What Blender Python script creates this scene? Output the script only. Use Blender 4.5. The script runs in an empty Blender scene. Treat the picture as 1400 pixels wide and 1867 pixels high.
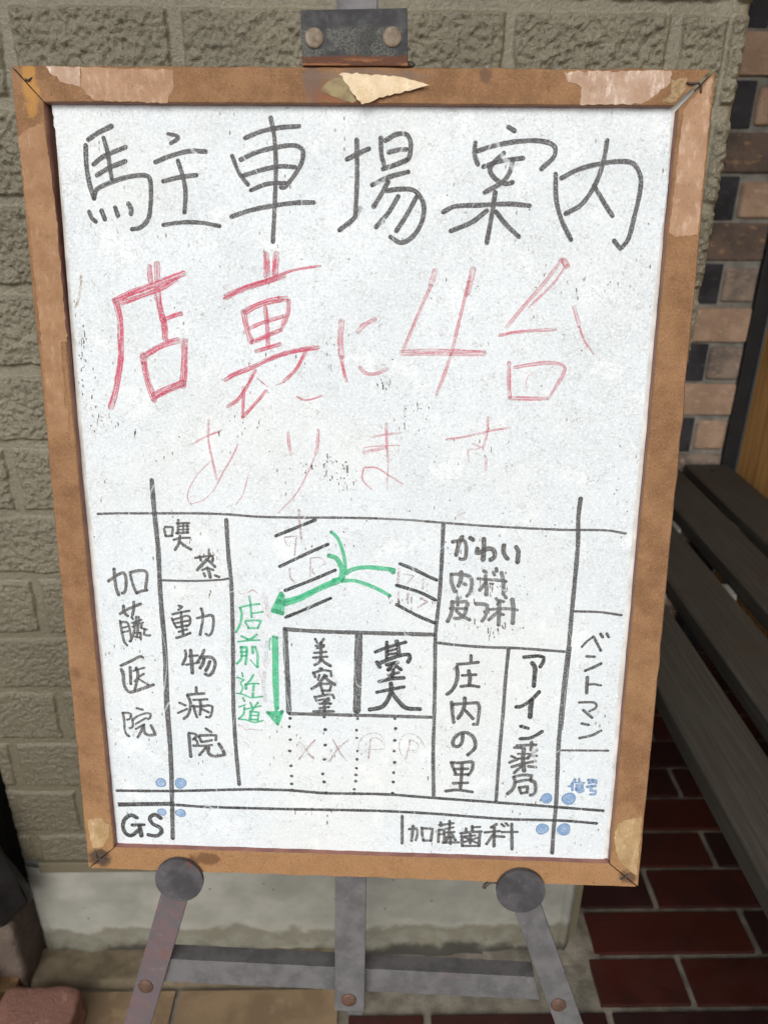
import bpy, bmesh, math, random
import numpy as np
from mathutils import Vector, Matrix

random.seed(7)
rng = np.random.default_rng(11)
C = bpy.context.scene.collection
SC = bpy.context.scene

# ------------------------------------------------------------------ camera, sky, sun, exposure
cam = bpy.data.cameras.new('camera'); camo = bpy.data.objects.new('camera', cam); C.objects.link(camo)
cam.sensor_fit = 'VERTICAL'; cam.sensor_height = 36.0; cam.sensor_width = 27.0
cam.lens = 36.0 * 1400.0 / 1867.0
camo.matrix_world = Matrix(((0.999762, -0.000815, -0.021799, 0.000000), (-0.019461, 0.418094, -0.908195, 0.000000), (0.009854, 0.908403, 0.417979, 1.000000), (0.000000, 0.000000, 0.000000, 1.000000)))
cam.clip_start = 0.01; cam.clip_end = 500
cam.dof.use_dof = True; cam.dof.focus_distance = 0.56; cam.dof.aperture_fstop = 9.0
SC.camera = camo

SUN_EL, SUN_AZ = math.radians(40), math.radians(190)      # azimuth measured from +Y towards +X
w = bpy.data.worlds.new('World'); SC.world = w; w.use_nodes = True
nt = w.node_tree; nt.nodes.clear()
sky = nt.nodes.new('ShaderNodeTexSky'); sky.sky_type = 'NISHITA'; sky.sun_disc = False
sky.sun_elevation = SUN_EL; sky.sun_rotation = SUN_AZ; sky.dust_density = 4.0; sky.air_density = 1.0
bw = nt.nodes.new('ShaderNodeRGBToBW'); mx = nt.nodes.new('ShaderNodeMix'); mx.data_type = 'RGBA'
mx.inputs['Factor'].default_value = 0.62                       # overcast: most of the blue is gone
bg = nt.nodes.new('ShaderNodeBackground'); bg.inputs['Strength'].default_value = 0.142
wo = nt.nodes.new('ShaderNodeOutputWorld')
nt.links.new(sky.outputs[0], bw.inputs[0]); nt.links.new(sky.outputs[0], mx.inputs['A']); nt.links.new(bw.outputs[0], mx.inputs['B'])
nt.links.new(mx.outputs['Result'], bg.inputs['Color']); nt.links.new(bg.outputs[0], wo.inputs[0])
sl = bpy.data.lights.new('sun', 'SUN'); so = bpy.data.objects.new('sun', sl); C.objects.link(so)
sl.energy = 0.9; sl.angle = math.radians(60); sl.color = (1.0, 0.985, 0.96)
sdir = Vector((math.sin(SUN_AZ) * math.cos(SUN_EL), math.cos(SUN_AZ) * math.cos(SUN_EL), math.sin(SUN_EL)))
so.rotation_euler = sdir.to_track_quat('Z', 'Y').to_euler(); so.location = (0, -3, 5)
SC.view_settings.view_transform = 'Standard'; SC.view_settings.look = 'None'
SC.view_settings.gamma = 1.0; SC.view_settings.use_curve_mapping = False
SC.view_settings.exposure = 0.48
SC.cycles.transparent_max_bounces = 16
SC.cycles.use_denoising = True; SC.cycles.denoising_prefilter = 'NONE'; SC.cycles.denoising_input_passes = 'RGB_ALBEDO_NORMAL'

# ------------------------------------------------------------------ helpers: materials
class G:
    def __init__(s, name, rough=0.7, spec=0.3, metal=0.0):
        s.m = bpy.data.materials.new(name); s.m.use_nodes = True; s.t = s.m.node_tree
        s.b = s.t.nodes['Principled BSDF']; s.b.inputs['Roughness'].default_value = rough
        s.b.inputs['Specular IOR Level'].default_value = spec; s.b.inputs['Metallic'].default_value = metal
        s.tc = s.t.nodes.new('ShaderNodeTexCoord'); s.obj = s.tc.outputs['Object']; s.uv = s.tc.outputs['UV']
    def _set(s, sock, v):
        if hasattr(v, 'is_output') or isinstance(v, bpy.types.NodeSocket): s.t.links.new(v, sock)
        elif v is not None:
            if isinstance(v, (tuple, list)) and len(v) == 3 and sock.type == 'RGBA': v = (*v, 1)
            sock.default_value = v
    def map(s, vec, scale=(1, 1, 1), loc=(0, 0, 0), rot=(0, 0, 0)):
        n = s.t.nodes.new('ShaderNodeMapping'); s.t.links.new(vec, n.inputs[0])
        n.inputs['Scale'].default_value = scale; n.inputs['Location'].default_value = loc; n.inputs['Rotation'].default_value = rot
        return n.outputs[0]
    def noise(s, scale, detail=3, rough=0.55, vec=None, dist=0.0):
        n = s.t.nodes.new('ShaderNodeTexNoise'); s.t.links.new(vec or s.obj, n.inputs['Vector'])
        n.inputs['Scale'].default_value = scale; n.inputs['Detail'].default_value = detail
        n.inputs['Roughness'].default_value = rough; n.inputs['Distortion'].default_value = dist
        return n.outputs['Fac']
    def vor(s, scale, vec=None, out='Distance', rnd=1.0):
        n = s.t.nodes.new('ShaderNodeTexVoronoi'); s.t.links.new(vec or s.obj, n.inputs['Vector'])
        n.inputs['Scale'].default_value = scale; n.inputs['Randomness'].default_value = rnd
        return n.outputs[out]
    def mathn(s, op, a, b=None, clamp=False):
        n = s.t.nodes.new('ShaderNodeMath'); n.operation = op; n.use_clamp = clamp
        s._set(n.inputs[0], a)
        if b is not None: s._set(n.inputs[1], b)
        return n.outputs[0]
    def step(s, v, lo, hi, a=0.0, b=1.0):
        n = s.t.nodes.new('ShaderNodeMapRange'); n.clamp = True; n.interpolation_type = 'SMOOTHSTEP'
        s._set(n.inputs['Value'], v); n.inputs['From Min'].default_value = lo; n.inputs['From Max'].default_value = hi
        n.inputs['To Min'].default_value = a; n.inputs['To Max'].default_value = b
        return n.outputs[0]
    def mix(s, a, b, fac, blend='MIX'):
        n = s.t.nodes.new('ShaderNodeMix'); n.data_type = 'RGBA'; n.blend_type = blend
        s._set(n.inputs['Factor'], fac); s._set(n.inputs['A'], a); s._set(n.inputs['B'], b)
        return n.outputs['Result']
    def sep(s, vec=None):
        n = s.t.nodes.new('ShaderNodeSeparateXYZ'); s.t.links.new(vec or s.obj, n.inputs[0]); return n.outputs
    def col(s, c): s._set(s.b.inputs['Base Color'], c); return s
    def rough(s, v): s._set(s.b.inputs['Roughness'], v); return s
    def alpha(s, v): s._set(s.b.inputs['Alpha'], v); return s
    def bump(s, h, strength=0.5, dist=0.001):
        n = s.t.nodes.new('ShaderNodeBump'); n.inputs['Strength'].default_value = strength; n.inputs['Distance'].default_value = dist
        s.t.links.new(h, n.inputs['Height']); s.t.links.new(n.outputs[0], s.b.inputs['Normal']); return s

def m_wall():
    g = G('olive_paint', 0.36, 0.5)
    n1 = g.noise(9, 4); n2 = g.noise(330, 4, 0.65); n3 = g.noise(45, 3)
    c = g.mix((.205, .188, .134), (.166, .152, .108), g.step(n1, .35, .65))
    c = g.mix(c, (.245, .23, .175), g.step(n3, .55, .75, 0, .45))
    c = g.mix(c, (.085, .074, .05), g.step(n2, .54, .70, 0, .6)); c = g.mix(c, (.27, .255, .20), g.step(n2, .42, .28, 0, .5))
    low_shade = g.step(g.sep()[2], .85, .3, 0, .72); c = g.mix(c, (.088, .077, .050), low_shade)      # dimmer light on the lower courses, painted in as a darker brown
    at = g.t.nodes.new('ShaderNodeAttribute'); at.attribute_name = 'relief'
    g.col(c).bump(g.mathn('MULTIPLY', g.mathn('ADD', g.noise(330, 3, .6, None, .8), g.mathn('MULTIPLY', g.noise(800, 3, .6), .5)), at.outputs['Fac']), 0.8, 0.0024); return g.m
def m_plinth():
    g = G('plinth_mortar', 0.8, 0.25)
    z = g.sep()[2]
    n = g.noise(14, 6, .62); zz = g.mathn('ADD', z, g.mathn('MULTIPLY', g.mathn('SUBTRACT', n, .5), .07))
    c = g.mix((.27, .27, .238), (.222, .222, .194), g.step(g.noise(22, 4), .35, .65))
    c = g.mix(c, (.165, .168, .145), g.step(g.noise(6, 4, .6), .45, .68, 0, .7))
    c = g.mix(c, (.29, .29, .245), g.mathn('MULTIPLY', g.mathn('MULTIPLY', g.step(zz, .046, .055), g.step(zz, .068, .056)), .45))
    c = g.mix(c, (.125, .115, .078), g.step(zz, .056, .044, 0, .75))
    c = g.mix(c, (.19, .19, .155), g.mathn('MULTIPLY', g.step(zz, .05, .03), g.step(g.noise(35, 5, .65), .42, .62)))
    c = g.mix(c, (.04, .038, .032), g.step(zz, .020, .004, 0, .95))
    p = g.vor(38); c = g.mix(c, (.07, .07, .06), g.step(p, .09, .05, 0, .8))
    g.col(c).bump(g.noise(160, 5, .65), 0.3, 0.0012); return g.m
def m_brick(name, a, b, cc):
    g = G(name, 0.9, 0.15)
    c = g.mix(a, b, g.step(g.noise(16, 4, .6), .38, .62)); c = g.mix(c, cc, g.step(g.noise(38, 4, .6, g.map(g.obj, (1, 1, 2.2), (3, 1, 7))), .55, .68, 0, .8))
    c = g.mix(c, (.05, .045, .04), g.step(g.noise(260, 3), .60, .72, 0, .6))
    g.col(c).bump(g.noise(170, 5, .65), 0.6, 0.003); return g.m
def m_flat(name, a, b, scale=30, rough=.8, spec=.2, bump=.25, bs=200, bd=.001, metal=0):
    g = G(name, rough, spec, metal)
    g.col(g.mix(a, b, g.step(g.noise(scale, 4, .6), .35, .65))).bump(g.noise(bs, 4, .6), bump, bd); return g.m
def m_tile():
    g = G('red_glazed_tile', 0.42, 0.35)
    at = g.t.nodes.new('ShaderNodeAttribute'); at.attribute_name = 'tone'
    c = g.mix((.050, .0115, .0080), (.021, .0092, .0090), at.outputs['Fac'])
    c = g.mix(c, (.016, .009, .009), g.step(g.noise(12, 4), .45, .7, 0, .6))
    c = g.mix(c, (.16, .10, .085), g.mathn('MULTIPLY', g.step(g.noise(420, 2), .70, .76), .8))
    g.col(c).rough(g.step(g.noise(25, 4), .3, .7, .34, .58)).bump(g.noise(60, 3), .12, .002); return g.m
def m_beige():
    g = G('beige_stone_tile', 0.75, 0.25)
    c = g.mix((.22, .155, .09), (.155, .108, .064), g.step(g.noise(13, 5, .6, None, .6), .35, .62))
    c = g.mix(c, (.27, .20, .125), g.step(g.noise(26, 5, .6), .55, .7, 0, .6))
    g.col(c).bump(g.noise(140, 5, .6), .3, .0015); return g.m
def m_wood_dark():
    g = G('weathered_dark_slat', 0.62, 0.3)
    v = g.map(g.obj, (1, .03, 1)); n = g.noise(260, 4, .6, v); n2 = g.noise(6, 3)
    c = g.mix((.036, .034, .029), (.058, .055, .047), g.step(n, .35, .7)); c = g.mix(c, (.042, .033, .026), g.step(n2, .45, .7, 0, .8))
    g.col(c).bump(n, .35, .001); return g.m
def m_wood_door():
    g = G('varnished_door_wood', 0.4, 0.4)
    v = g.map(g.obj, (1, 1, .05)); n = g.noise(70, 5, .6, v, .8)
    c = g.mix((.66, .38, .14), (.42, .21, .065), g.step(n, .35, .68)); g.col(c).bump(n, .15, .001); return g.m
def m_rail():
    g = G('brown_hardboard', 0.78, 0.22)
    fib = g.noise(780, 4, .75, None, .6); n2 = g.noise(45, 5, .65); n3 = g.noise(9, 3)
    X, y = g.sep()[0], g.sep()[1]
    def blob(x, y_, rx, ry, amp=.4):
        d = g.mathn('ADD', g.mathn('POWER', g.mathn('DIVIDE', g.mathn('SUBTRACT', X, x), rx), 2.0), g.mathn('POWER', g.mathn('DIVIDE', g.mathn('SUBTRACT', y, y_), ry), 2.0))
        return g.step(g.mathn('ADD', d, g.mathn('MULTIPLY', g.mathn('SUBTRACT', g.noise(110, 4, .65), .5), 2.2)), 1.0, .25)
    c = g.mix((.262, .146, .074), (.185, .098, .047), g.step(n2, .36, .66))
    c = g.mix(c, (.315, .182, .090), g.step(n3, .48, .72, 0, .75))
    low = g.step(g.mathn('ADD', y, g.mathn('MULTIPLY', g.mathn('SUBTRACT', n2, .5), .05)), .10, .0)   # lower rail has weathered to ochre
    c = g.mix(c, (.335, .190, .086), g.mathn('MULTIPLY', low, .6))
    c = g.mix(c, (.14, .066, .030), g.step(fib, .51, .64, 0, .50))
    c = g.mix(c, (.46, .30, .165), g.step(fib, .47, .34, 0, .32))
    fl = g.noise(300, 3, .7, g.map(g.obj, (1, .35, 1), (6, 1, 2)))
    c = g.mix(c, (.11, .05, .022), g.step(fl, .64, .72, 0, .6))
    crk = g.mathn('ABSOLUTE', g.mathn('SUBTRACT', g.noise(170, 2, .6, None, 1.2), .5))
    c = g.mix(c, (.13, .06, .03), g.mathn('MULTIPLY', g.step(crk, .012, .003), g.step(g.noise(20, 3, .6, g.map(g.obj, loc=(2, 2, 2))), .5, .6, 0, .7)))
    c = g.mix(c, (.09, .04, .02), g.mathn('MULTIPLY', g.step(g.noise(24, 4, .65, g.map(g.obj, (1, 1, 1), (4, 2, 9))), .60, .74), .55))
    for x_, yy, rx, ry, k, am in ((-.2155, .0105, .012, .010, (.035, .026, .022), .85), (.216, .010, .009, .008, (.05, .03, .022), .75), (-.128, .013, .016, .007, (.09, .04, .02), .7),
                              (-.035, .590, .007, .016, (.14, .10, .085), .7), (.0, .594, .045, .005, (.16, .125, .105), .6), (-.012, .583, .030, .008, (.22, .085, .05), .6), (.075, .595, .005, .006, (.09, .06, .045), .6), (-.219, .585, .006, .020, (.48, .25, .06), .6)):
        c = g.mix(c, k, g.mathn('MULTIPLY', blob(x_, yy, rx, ry), am))
    g.col(c).bump(g.noise(800, 4, .7), .45, .0005); return g.m
def m_tape(name, a, b, pale, k=.6):
    g = G(name, 0.75, 0.2)
    n = g.noise(60, 5, .65); st = g.noise(240, 4, .7, g.map(g.obj, (1, .35, 1))); st2 = g.noise(500, 4, .7)
    c = g.mix(a, b, g.step(n, .35, .65)); c = g.mix(c, pale, g.mathn('MULTIPLY', g.step(st, .5, .68), g.step(n, .62, .4, .2, k)))
    c = g.mix(c, tuple(v * .45 for v in b), g.step(st2, .57, .72, 0, .55))
    crk = g.mathn('ABSOLUTE', g.mathn('SUBTRACT', g.noise(150, 2, .6, None, 1.5), .5))
    c = g.mix(c, tuple(v * .4 for v in b), g.mathn('MULTIPLY', g.step(crk, .010, .002), g.step(g.noise(30, 3), .5, .6, 0, .6)))
    g.col(c).bump(g.mathn('ADD', st, st2), .5, .0006); return g.m
def m_panel():
    g = G('white_laminate', 0.42, 0.3)
    big = g.noise(17, 4, .6); mid = g.noise(60, 4, .65); fine = g.noise(560, 4, .78)
    c = g.mix((.61, .665, .70), (.575, .63, .662), g.step(big, .38, .66))
    c = g.mix(c, (.72, .765, .79), g.step(g.noise(40, 3, .5, g.map(g.obj, loc=(5, 3, 1))), .56, .72, 0, .6))
    c = g.mix(c, (.38, .405, .415), g.mathn('MULTIPLY', g.mathn('MULTIPLY', g.step(fine, .50, .67), g.step(mid, .28, .60, .38, .68)), g.step(g.mathn('ADD', g.sep()[1], g.mathn('MULTIPLY', g.mathn('SUBTRACT', big, .5), .5)), .16, .42, .42, 1)))
    c = g.mix(c, (.80, .84, .86), g.step(fine, .46, .34, 0, .7))
    cur = g.mathn('ABSOLUTE', g.mathn('SUBTRACT', g.noise(210, 2, .6, None, .5), .5))
    c = g.mix(c, (.30, .31, .31), g.mathn('MULTIPLY', g.step(cur, .016, .004), g.step(g.noise(95, 3, .6, g.map(g.obj, loc=(2, 8, 3))), .50, .60, 0, .8)))
    v = g.map(g.obj, (1, .38, 1)); d = g.vor(330, v); r = g.sep(g.vor(330, v, 'Color'))[0]
    sp = g.mathn('MULTIPLY', g.step(d, .24, .12), g.mathn('GREATER_THAN', r, .74))
    sp = g.mathn('MULTIPLY', sp, g.step(g.noise(22, 3, .6, g.map(g.obj, loc=(7, 1, 2))), .50, .62, 0, .9))
    c = g.mix(c, (.12, .09, .065), sp)
    d2 = g.vor(120); r2 = g.sep(g.vor(120, None, 'Color'))[1]
    c = g.mix(c, (.10, .09, .08), g.mathn('MULTIPLY', g.step(d2, .09, .05), g.mathn('GREATER_THAN', r2, .90)))
    yellow = g.step(g.noise(5, 3, .5, g.map(g.obj, loc=(1, 9, 4))), .50, .68, 0, .18)
    c = g.mix(c, (.68, .67, .58), yellow)
    g.col(c).rough(g.step(big, .3, .7, .36, .55)).bump(g.noise(600, 3), .12, .0003); return g.m
def m_ink(name, c0, c1, dry, amax=.96):
    """marker ink: uv.x runs along the stroke in metres, uv.y across it from -1 to 1"""
    g = G(name, 0.55, 0.25)
    v = g.map(g.uv, (1, .0022, 1)); st = g.noise(900, 3, .6, g.map(v, (.035, 1.5, 1)))        # streaks along the stroke
    sp = g.noise(1100, 3, .65); bl = g.noise(150, 3, .6)
    ac = g.mathn('ABSOLUTE', g.sep(g.uv)[1])
    eu = g.t.nodes.new('ShaderNodeUVMap'); eu.uv_map = 'EndUV'; en = g.sep(eu.outputs[0])[0]       # metres to the nearer end of the stroke
    c = g.mix(c0, c1, g.step(g.mathn('ADD', g.mathn('MULTIPLY', st, .6), g.mathn('MULTIPLY', bl, .4)), .40, .60))
    pool = g.mathn('MULTIPLY', g.step(en, .0016, .0002), g.step(bl, .38, .55, .2, 1))
    c = g.mix(c, tuple(v * .5 for v in c0), g.mathn('MULTIPLY', pool, .75 if dry in (0, 3) else .3))
    if dry == 3: c = g.mix(c, tuple(v * .72 for v in c0), g.mathn('MULTIPLY', g.step(ac, .7, .92), g.step(bl, .3, .5)))
    g.col(c)
    if dry in (0, 3):
        a = g.mathn('MULTIPLY', g.step(sp, .36, .52, .45, 1), g.step(st, .32, .47, .5, 1))
        scr = g.mathn('ABSOLUTE', g.mathn('SUBTRACT', g.noise(26, 1, .4, g.map(g.obj, (1, .35, 1), (3, 5, 0))), .5))
        a = g.mathn('MULTIPLY', a, g.step(scr, .0015, .004, .35, 1)); a = g.mathn('MULTIPLY', a, amax)
    elif dry in (1, 4):                                                                       # half dried out: streaky inside, ink gathered at the edges, ends frayed
        k = .0 if dry == 1 else .038
        st = g.mathn('SUBTRACT', st, g.step(en, .006, .0, 0, .07))
        a = g.step(st, .43 + k, .54 + k, .21 - k, 1); e = g.mathn('MULTIPLY', g.step(ac, .66, .86), g.step(bl, .44, .58, .0, .9))
        a = g.mathn('MAXIMUM', a, e); a = g.mathn('MAXIMUM', a, g.mathn('MULTIPLY', pool, .35))
        a = g.mathn('MULTIPLY', a, g.step(sp, .34, .50, .25, 1)); a = g.mathn('MULTIPLY', a, amax)
    else:                                                                                     # wiped off, only a stain left
        a = g.mathn('MULTIPLY', g.step(sp, .36, .62, .1, 1), g.step(bl, .32, .62, .25, 1)); a = g.mathn('MULTIPLY', a, amax)
    g.alpha(a); return g.m
def m_steel(name, a, b, rust):
    g = G(name, 0.6, 0.45, 0.1)
    c = g.mix(a, b, g.step(g.noise(55, 5, .65), .36, .64)); c = g.mix(c, (.20, .20, .205), g.step(g.noise(140, 4, .6), .58, .74, 0, .3))
    c = g.mix(c, (.17, .055, .028), g.step(g.noise(28, 4, .65, g.map(g.obj, loc=(3, 6, 2))), .64, .70, 0, rust))
    g.col(c).rough(g.step(g.noise(60, 4), .3, .7, .5, .75)).bump(g.noise(300, 4, .6), .25, .0006); return g.m
def m_clamp():
    g = G('rusted_clamp_steel', 0.7, 0.35, 0.2)
    y = g.sep()[1]; n = g.noise(60, 4, .65); yy = g.mathn('ADD', y, g.mathn('MULTIPLY', g.mathn('SUBTRACT', n, .5), .006))
    c = g.mix((.035, .036, .040), (.065, .066, .07), g.step(n, .4, .62))
    lich = g.mathn('MULTIPLY', g.step(g.mathn('ABSOLUTE', g.mathn('SUBTRACT', g.noise(520, 4, .7), .5)), .06, .01), g.mathn('MULTIPLY', g.step(yy, .626, .621), g.step(g.noise(40, 3), .40, .5)))
    c = g.mix(c, (.17, .18, .145), g.mathn('MULTIPLY', lich, .7))
    c = g.mix(c, (.03, .03, .032), g.mathn('MULTIPLY', g.step(g.noise(90, 4), .5, .6), .6))
    c = g.mix(c, (.10, .04, .022), g.step(yy, .6075, .6060)); c = g.mix(c, (.25, .11, .045), g.mathn('MULTIPLY', g.step(yy, .6065, .603), g.step(g.noise(250, 3, .6, g.map(g.obj, (.15, 1, 1))), .48, .6)))
    g.col(c).bump(g.noise(380, 4, .65), .6, .0012); return g.m

M = dict(wall=m_wall(), plinth=m_plinth(),
    tan=m_brick('tan_brick', (.47, .335, .24), (.36, .25, .18), (.55, .42, .32)),
    brown=m_brick('brown_brick', (.17, .125, .10), (.095, .08, .07), (.40, .24, .13)),
    greyb=m_brick('grey_brick', (.32, .255, .205), (.17, .145, .125), (.46, .34, .25)),
    black=m_brick('charcoal_brick', (.050, .049, .056), (.032, .032, .036), (.065, .065, .07)),
    mortar=m_flat('grey_mortar', (.27, .265, .24), (.18, .175, .155), 40, .95, .1, .5, 220, .002),
    grout=m_flat('floor_grout', (.22, .20, .165), (.125, .115, .092), 26, .95, .1, .5, 260, .002),
    strip=m_flat('sandy_mortar', (.155, .128, .088), (.10, .080, .052), 24, .9, .1, .4, 220, .0015),
    tile=m_tile(), beige=m_beige(), slat=m_wood_dark(), door=m_wood_door(),
    blackframe=m_flat('black_painted_frame', (.014, .014, .017), (.02, .02, .024), 30, .5, .35, .1),
    rail=m_rail(), lip=m_flat('dark_red_brown_stain', (.30, .135, .105), (.20, .085, .07), 60, .5, .35, .3, 500, .0004),
    panel=m_panel(), backing=m_flat('grey_backing_board', (.68, .68, .65), (.52, .52, .49), 50, .7, .2, .3, 300, .0006),
    tape=m_tape('pinkish_tape_backing', (.40, .255, .165), (.325, .195, .118), (.54, .41, .31)),
    tapepale=m_tape('pale_tape_backing', (.46, .34, .26), (.37, .245, .17), (.68, .60, .53), .9),
    tapeworn=m_tape('worn_tape_backing', (.325, .192, .105), (.27, .15, .078), (.42, .29, .19)),
    tapebeige=m_tape('beige_tape_backing', (.40, .285, .15), (.31, .205, .10), (.53, .43, .28)),
    scrim=m_flat('tan_scrim', (.36, .26, .15), (.24, .165, .085), 420, .85, .15, .6, 900, .0006),
    torn=m_tape('cream_torn_paper', (.66, .54, .38), (.56, .43, .26), (.74, .64, .48), .8),
    tornold=m_flat('grey_paper_residue', (.30, .245, .14), (.20, .155, .09), 120, .9, .1, .6, 350, .0008),
    steel=m_steel('galvanised_steel', (.086, .085, .089), (.124, .122, .127), .2),
    redsteel=m_steel('primed_steel', (.128, .088, .092), (.098, .088, .098), .4),
    disc=m_steel('dark_steel', (.042, .041, .046), (.080, .077, .084), .45),
    rivet=m_flat('rusty_rivet', (.115, .062, .042), (.075, .045, .035), 200, .6, .4, .4, 600, .0005, .2),
    bolt=m_tape('corroded_bolt', (.25, .205, .155), (.13, .105, .08), (.42, .37, .30)),
    clamp=m_clamp(), wire=m_flat('blackened_wire', (.03, .026, .022), (.055, .045, .035), 200, .6, .4, .2),
    sack=m_flat('black_plastic_sheet', (.007, .007, .008), (.013, .013, .014), 25, .45, .4, .35, 90, .004),
    redbrick=m_brick('loose_red_brick', (.215, .108, .082), (.165, .085, .066), (.26, .15, .12)),
    stone=m_flat('pinkish_rubble', (.115, .088, .070), (.08, .062, .052), 18, .95, .1, .7, 120, .004),
    plank=m_flat('old_plank_wood', (.16, .095, .045), (.09, .052, .025), 60, .8, .2, .4, 300, .001),
    shade_wall=m_flat('recess_shade_black', (.010, .009, .008), (.016, .014, .012), 12, .7, .2, .2),  # black that stands in for the shade beside the pillar
    asphalt=m_flat('asphalt', (.055, .055, .054), (.04, .04, .04), 30, .95, .1, .6, 250, .004),
    shade_roof=m_flat('shade_roof_grey', (.20, .195, .18), (.17, .165, .15), 10, .9, .1, .1),
    black_ink=m_ink('black_marker_ink', (.060, .061, .062), (.128, .129, .130), 0, .96),
    grey_ink=m_ink('thin_black_marker_ink', (.075, .075, .073), (.155, .155, .152), 0, .93),
    faint_ink=m_ink('faded_black_marker_ink', (.13, .135, .135), (.21, .215, .215), 0, .90),
    dark_ink=m_ink('fresh_black_marker_ink', (.030, .031, .032), (.075, .076, .077), 0, .98),
    red_ink=m_ink('red_marker_ink', (.47, .026, .075), (.60, .10, .17), 1, .95),
    pale_ink=m_ink('dried_out_red_marker_ink', (.50, .045, .10), (.62, .14, .20), 4, .85),
    green_ink=m_ink('green_marker_ink', (.045, .40, .20), (.11, .54, .31), 0, .90),
    blue_ink=m_ink('blue_marker_ink', (.15, .29, .53), (.33, .47, .67), 3, .85),
    fleck_ink=m_ink('brown_dirt_fleck', (.09, .065, .045), (.16, .12, .08), 0, .9),
    tan_ink=m_ink('tan_scuff', (.38, .25, .12), (.50, .38, .24), 2, .8),
    smear_ink=m_ink('grey_wipe_smear', (.47, .43, .43), (.55, .52, .52), 2, .42),
    ghost_ink=m_ink('wiped_marker_stain', (.38, .17, .18), (.42, .31, .31), 2, .78))

# ------------------------------------------------------------------ helpers: objects
def link(name, me, mats, parent=None):
    o = bpy.data.objects.new(name, me); C.objects.link(o)
    for m in (mats if isinstance(mats, (list, tuple)) else [mats]): me.materials.append(m)
    if parent: o.parent = parent
    return o
def obj(name, bm, mats, parent=None, smooth=False):
    me = bpy.data.meshes.new(name); bm.normal_update(); bm.to_mesh(me); bm.free()
    if smooth: me.polygons.foreach_set('use_smooth', [True] * len(me.polygons))
    return link(name, me, mats, parent)
def empty(name, mat=None, loc=(0, 0, 0)):
    o = bpy.data.objects.new(name, None); C.objects.link(o); o.empty_display_size = .05
    if mat is not None: o.matrix_world = mat
    else: o.location = loc
    return o
def tag(o, label=None, cat=None, group=None, kind=None):
    if label: o['label'] = label
    if cat: o['category'] = cat
    if group: o['group'] = group
    if kind: o['kind'] = kind
    return o
def box(bm, x0, x1, y0, y1, z0, z1, bev=0.0, seg=2, mi=0):
    vs = [bm.verts.new((x, y, z)) for z in (z0, z1) for y in (y0, y1) for x in (x0, x1)]
    fs = [bm.faces.new([vs[i] for i in q]) for q in ((0, 2, 3, 1), (4, 5, 7, 6), (0, 1, 5, 4), (2, 6, 7, 3), (0, 4, 6, 2), (1, 3, 7, 5))]
    for f in fs: f.material_index = mi
    if bev:
        es = list({e for f in fs for e in f.edges})
        r = bmesh.ops.bevel(bm, geom=es, offset=bev, segments=seg, affect='EDGES', profile=.6)
        for f in r['faces']: f.material_index = mi
    return vs
def prism(bm, poly, w0, w1, bev=0.0, mi=0):
    """counter-clockwise outline in (u, v), extruded from w0 (back) to w1 (front)"""
    a = sum(poly[i][0] * poly[(i + 1) % len(poly)][1] - poly[(i + 1) % len(poly)][0] * poly[i][1] for i in range(len(poly)))
    if a < 0: poly = poly[::-1]
    b = [bm.verts.new((p[0], p[1], w0)) for p in poly]; t = [bm.verts.new((p[0], p[1], w1)) for p in poly]
    n = len(poly); fs = [bm.faces.new(t), bm.faces.new(b[::-1])]
    fs += [bm.faces.new((b[i], b[(i + 1) % n], t[(i + 1) % n], t[i])) for i in range(n)]
    for f in fs: f.material_index = mi
    if bev:
        bmesh.ops.bevel(bm, geom=list(fs[0].edges), offset=bev, segments=2, affect='EDGES', profile=.6)
    return fs
def cyl(bm, c, r, w0, w1, n=40, dome=0.0, bev=.0006):
    p = [(c[0] + r * math.cos(2 * math.pi * i / n), c[1] + r * math.sin(2 * math.pi * i / n)) for i in range(n)]
    if dome:
        rings = []
        for k in range(6):
            t = k / 5 * math.pi / 2
            rr = r * math.cos(t); zz = w1 + dome * math.sin(t)
            rings.append([bm.verts.new((c[0] + max(rr, 1e-5) * math.cos(2 * math.pi * i / n), c[1] + max(rr, 1e-5) * math.sin(2 * math.pi * i / n), zz)) for i in range(n)])
        base = [bm.verts.new((q[0], q[1], w0)) for q in p]
        allr = [base] + rings
        for a, b in zip(allr, allr[1:]):
            for i in range(n): bm.faces.new((a[i], a[(i + 1) % n], b[(i + 1) % n], b[i]))
        bm.faces.new(rings[-1]); bm.faces.new(base[::-1])
    else: prism(bm, p, w0, w1, bev)
def tube(bm, pts, r, n=8):
    rings = []
    for i, p in enumerate(pts):
        p = Vector(p); d = (Vector(pts[min(i + 1, len(pts) - 1)]) - Vector(pts[max(i - 1, 0)])).normalized()
        a = d.orthogonal().normalized() if abs(d.z) > .9 else d.cross(Vector((0, 0, 1))).normalized(); b = d.cross(a)
        rings.append([bm.verts.new(p + (a * math.cos(2 * math.pi * k / n) + b * math.sin(2 * math.pi * k / n)) * r) for k in range(n)])
    for a, b in zip(rings, rings[1:]):
        for k in range(n): bm.faces.new((a[k], a[(k + 1) % n], b[(k + 1) % n], b[k]))
    bm.faces.new(rings[0][::-1]); bm.faces.new(rings[-1])
def vnoise(x, y, seed):
    """smooth lattice noise, 0..1, on numpy arrays"""
    r = np.random.default_rng(seed).random((256, 256))
    xi = np.floor(x).astype(int); yi = np.floor(y).astype(int); fx = x - xi; fy = y - yi
    fx = fx * fx * (3 - 2 * fx); fy = fy * fy * (3 - 2 * fy)
    g = lambda i, j: r[i % 256, j % 256]
    return (g(xi, yi) * (1 - fx) + g(xi + 1, yi) * fx) * (1 - fy) + (g(xi, yi + 1) * (1 - fx) + g(xi + 1, yi + 1) * fx) * fy
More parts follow.
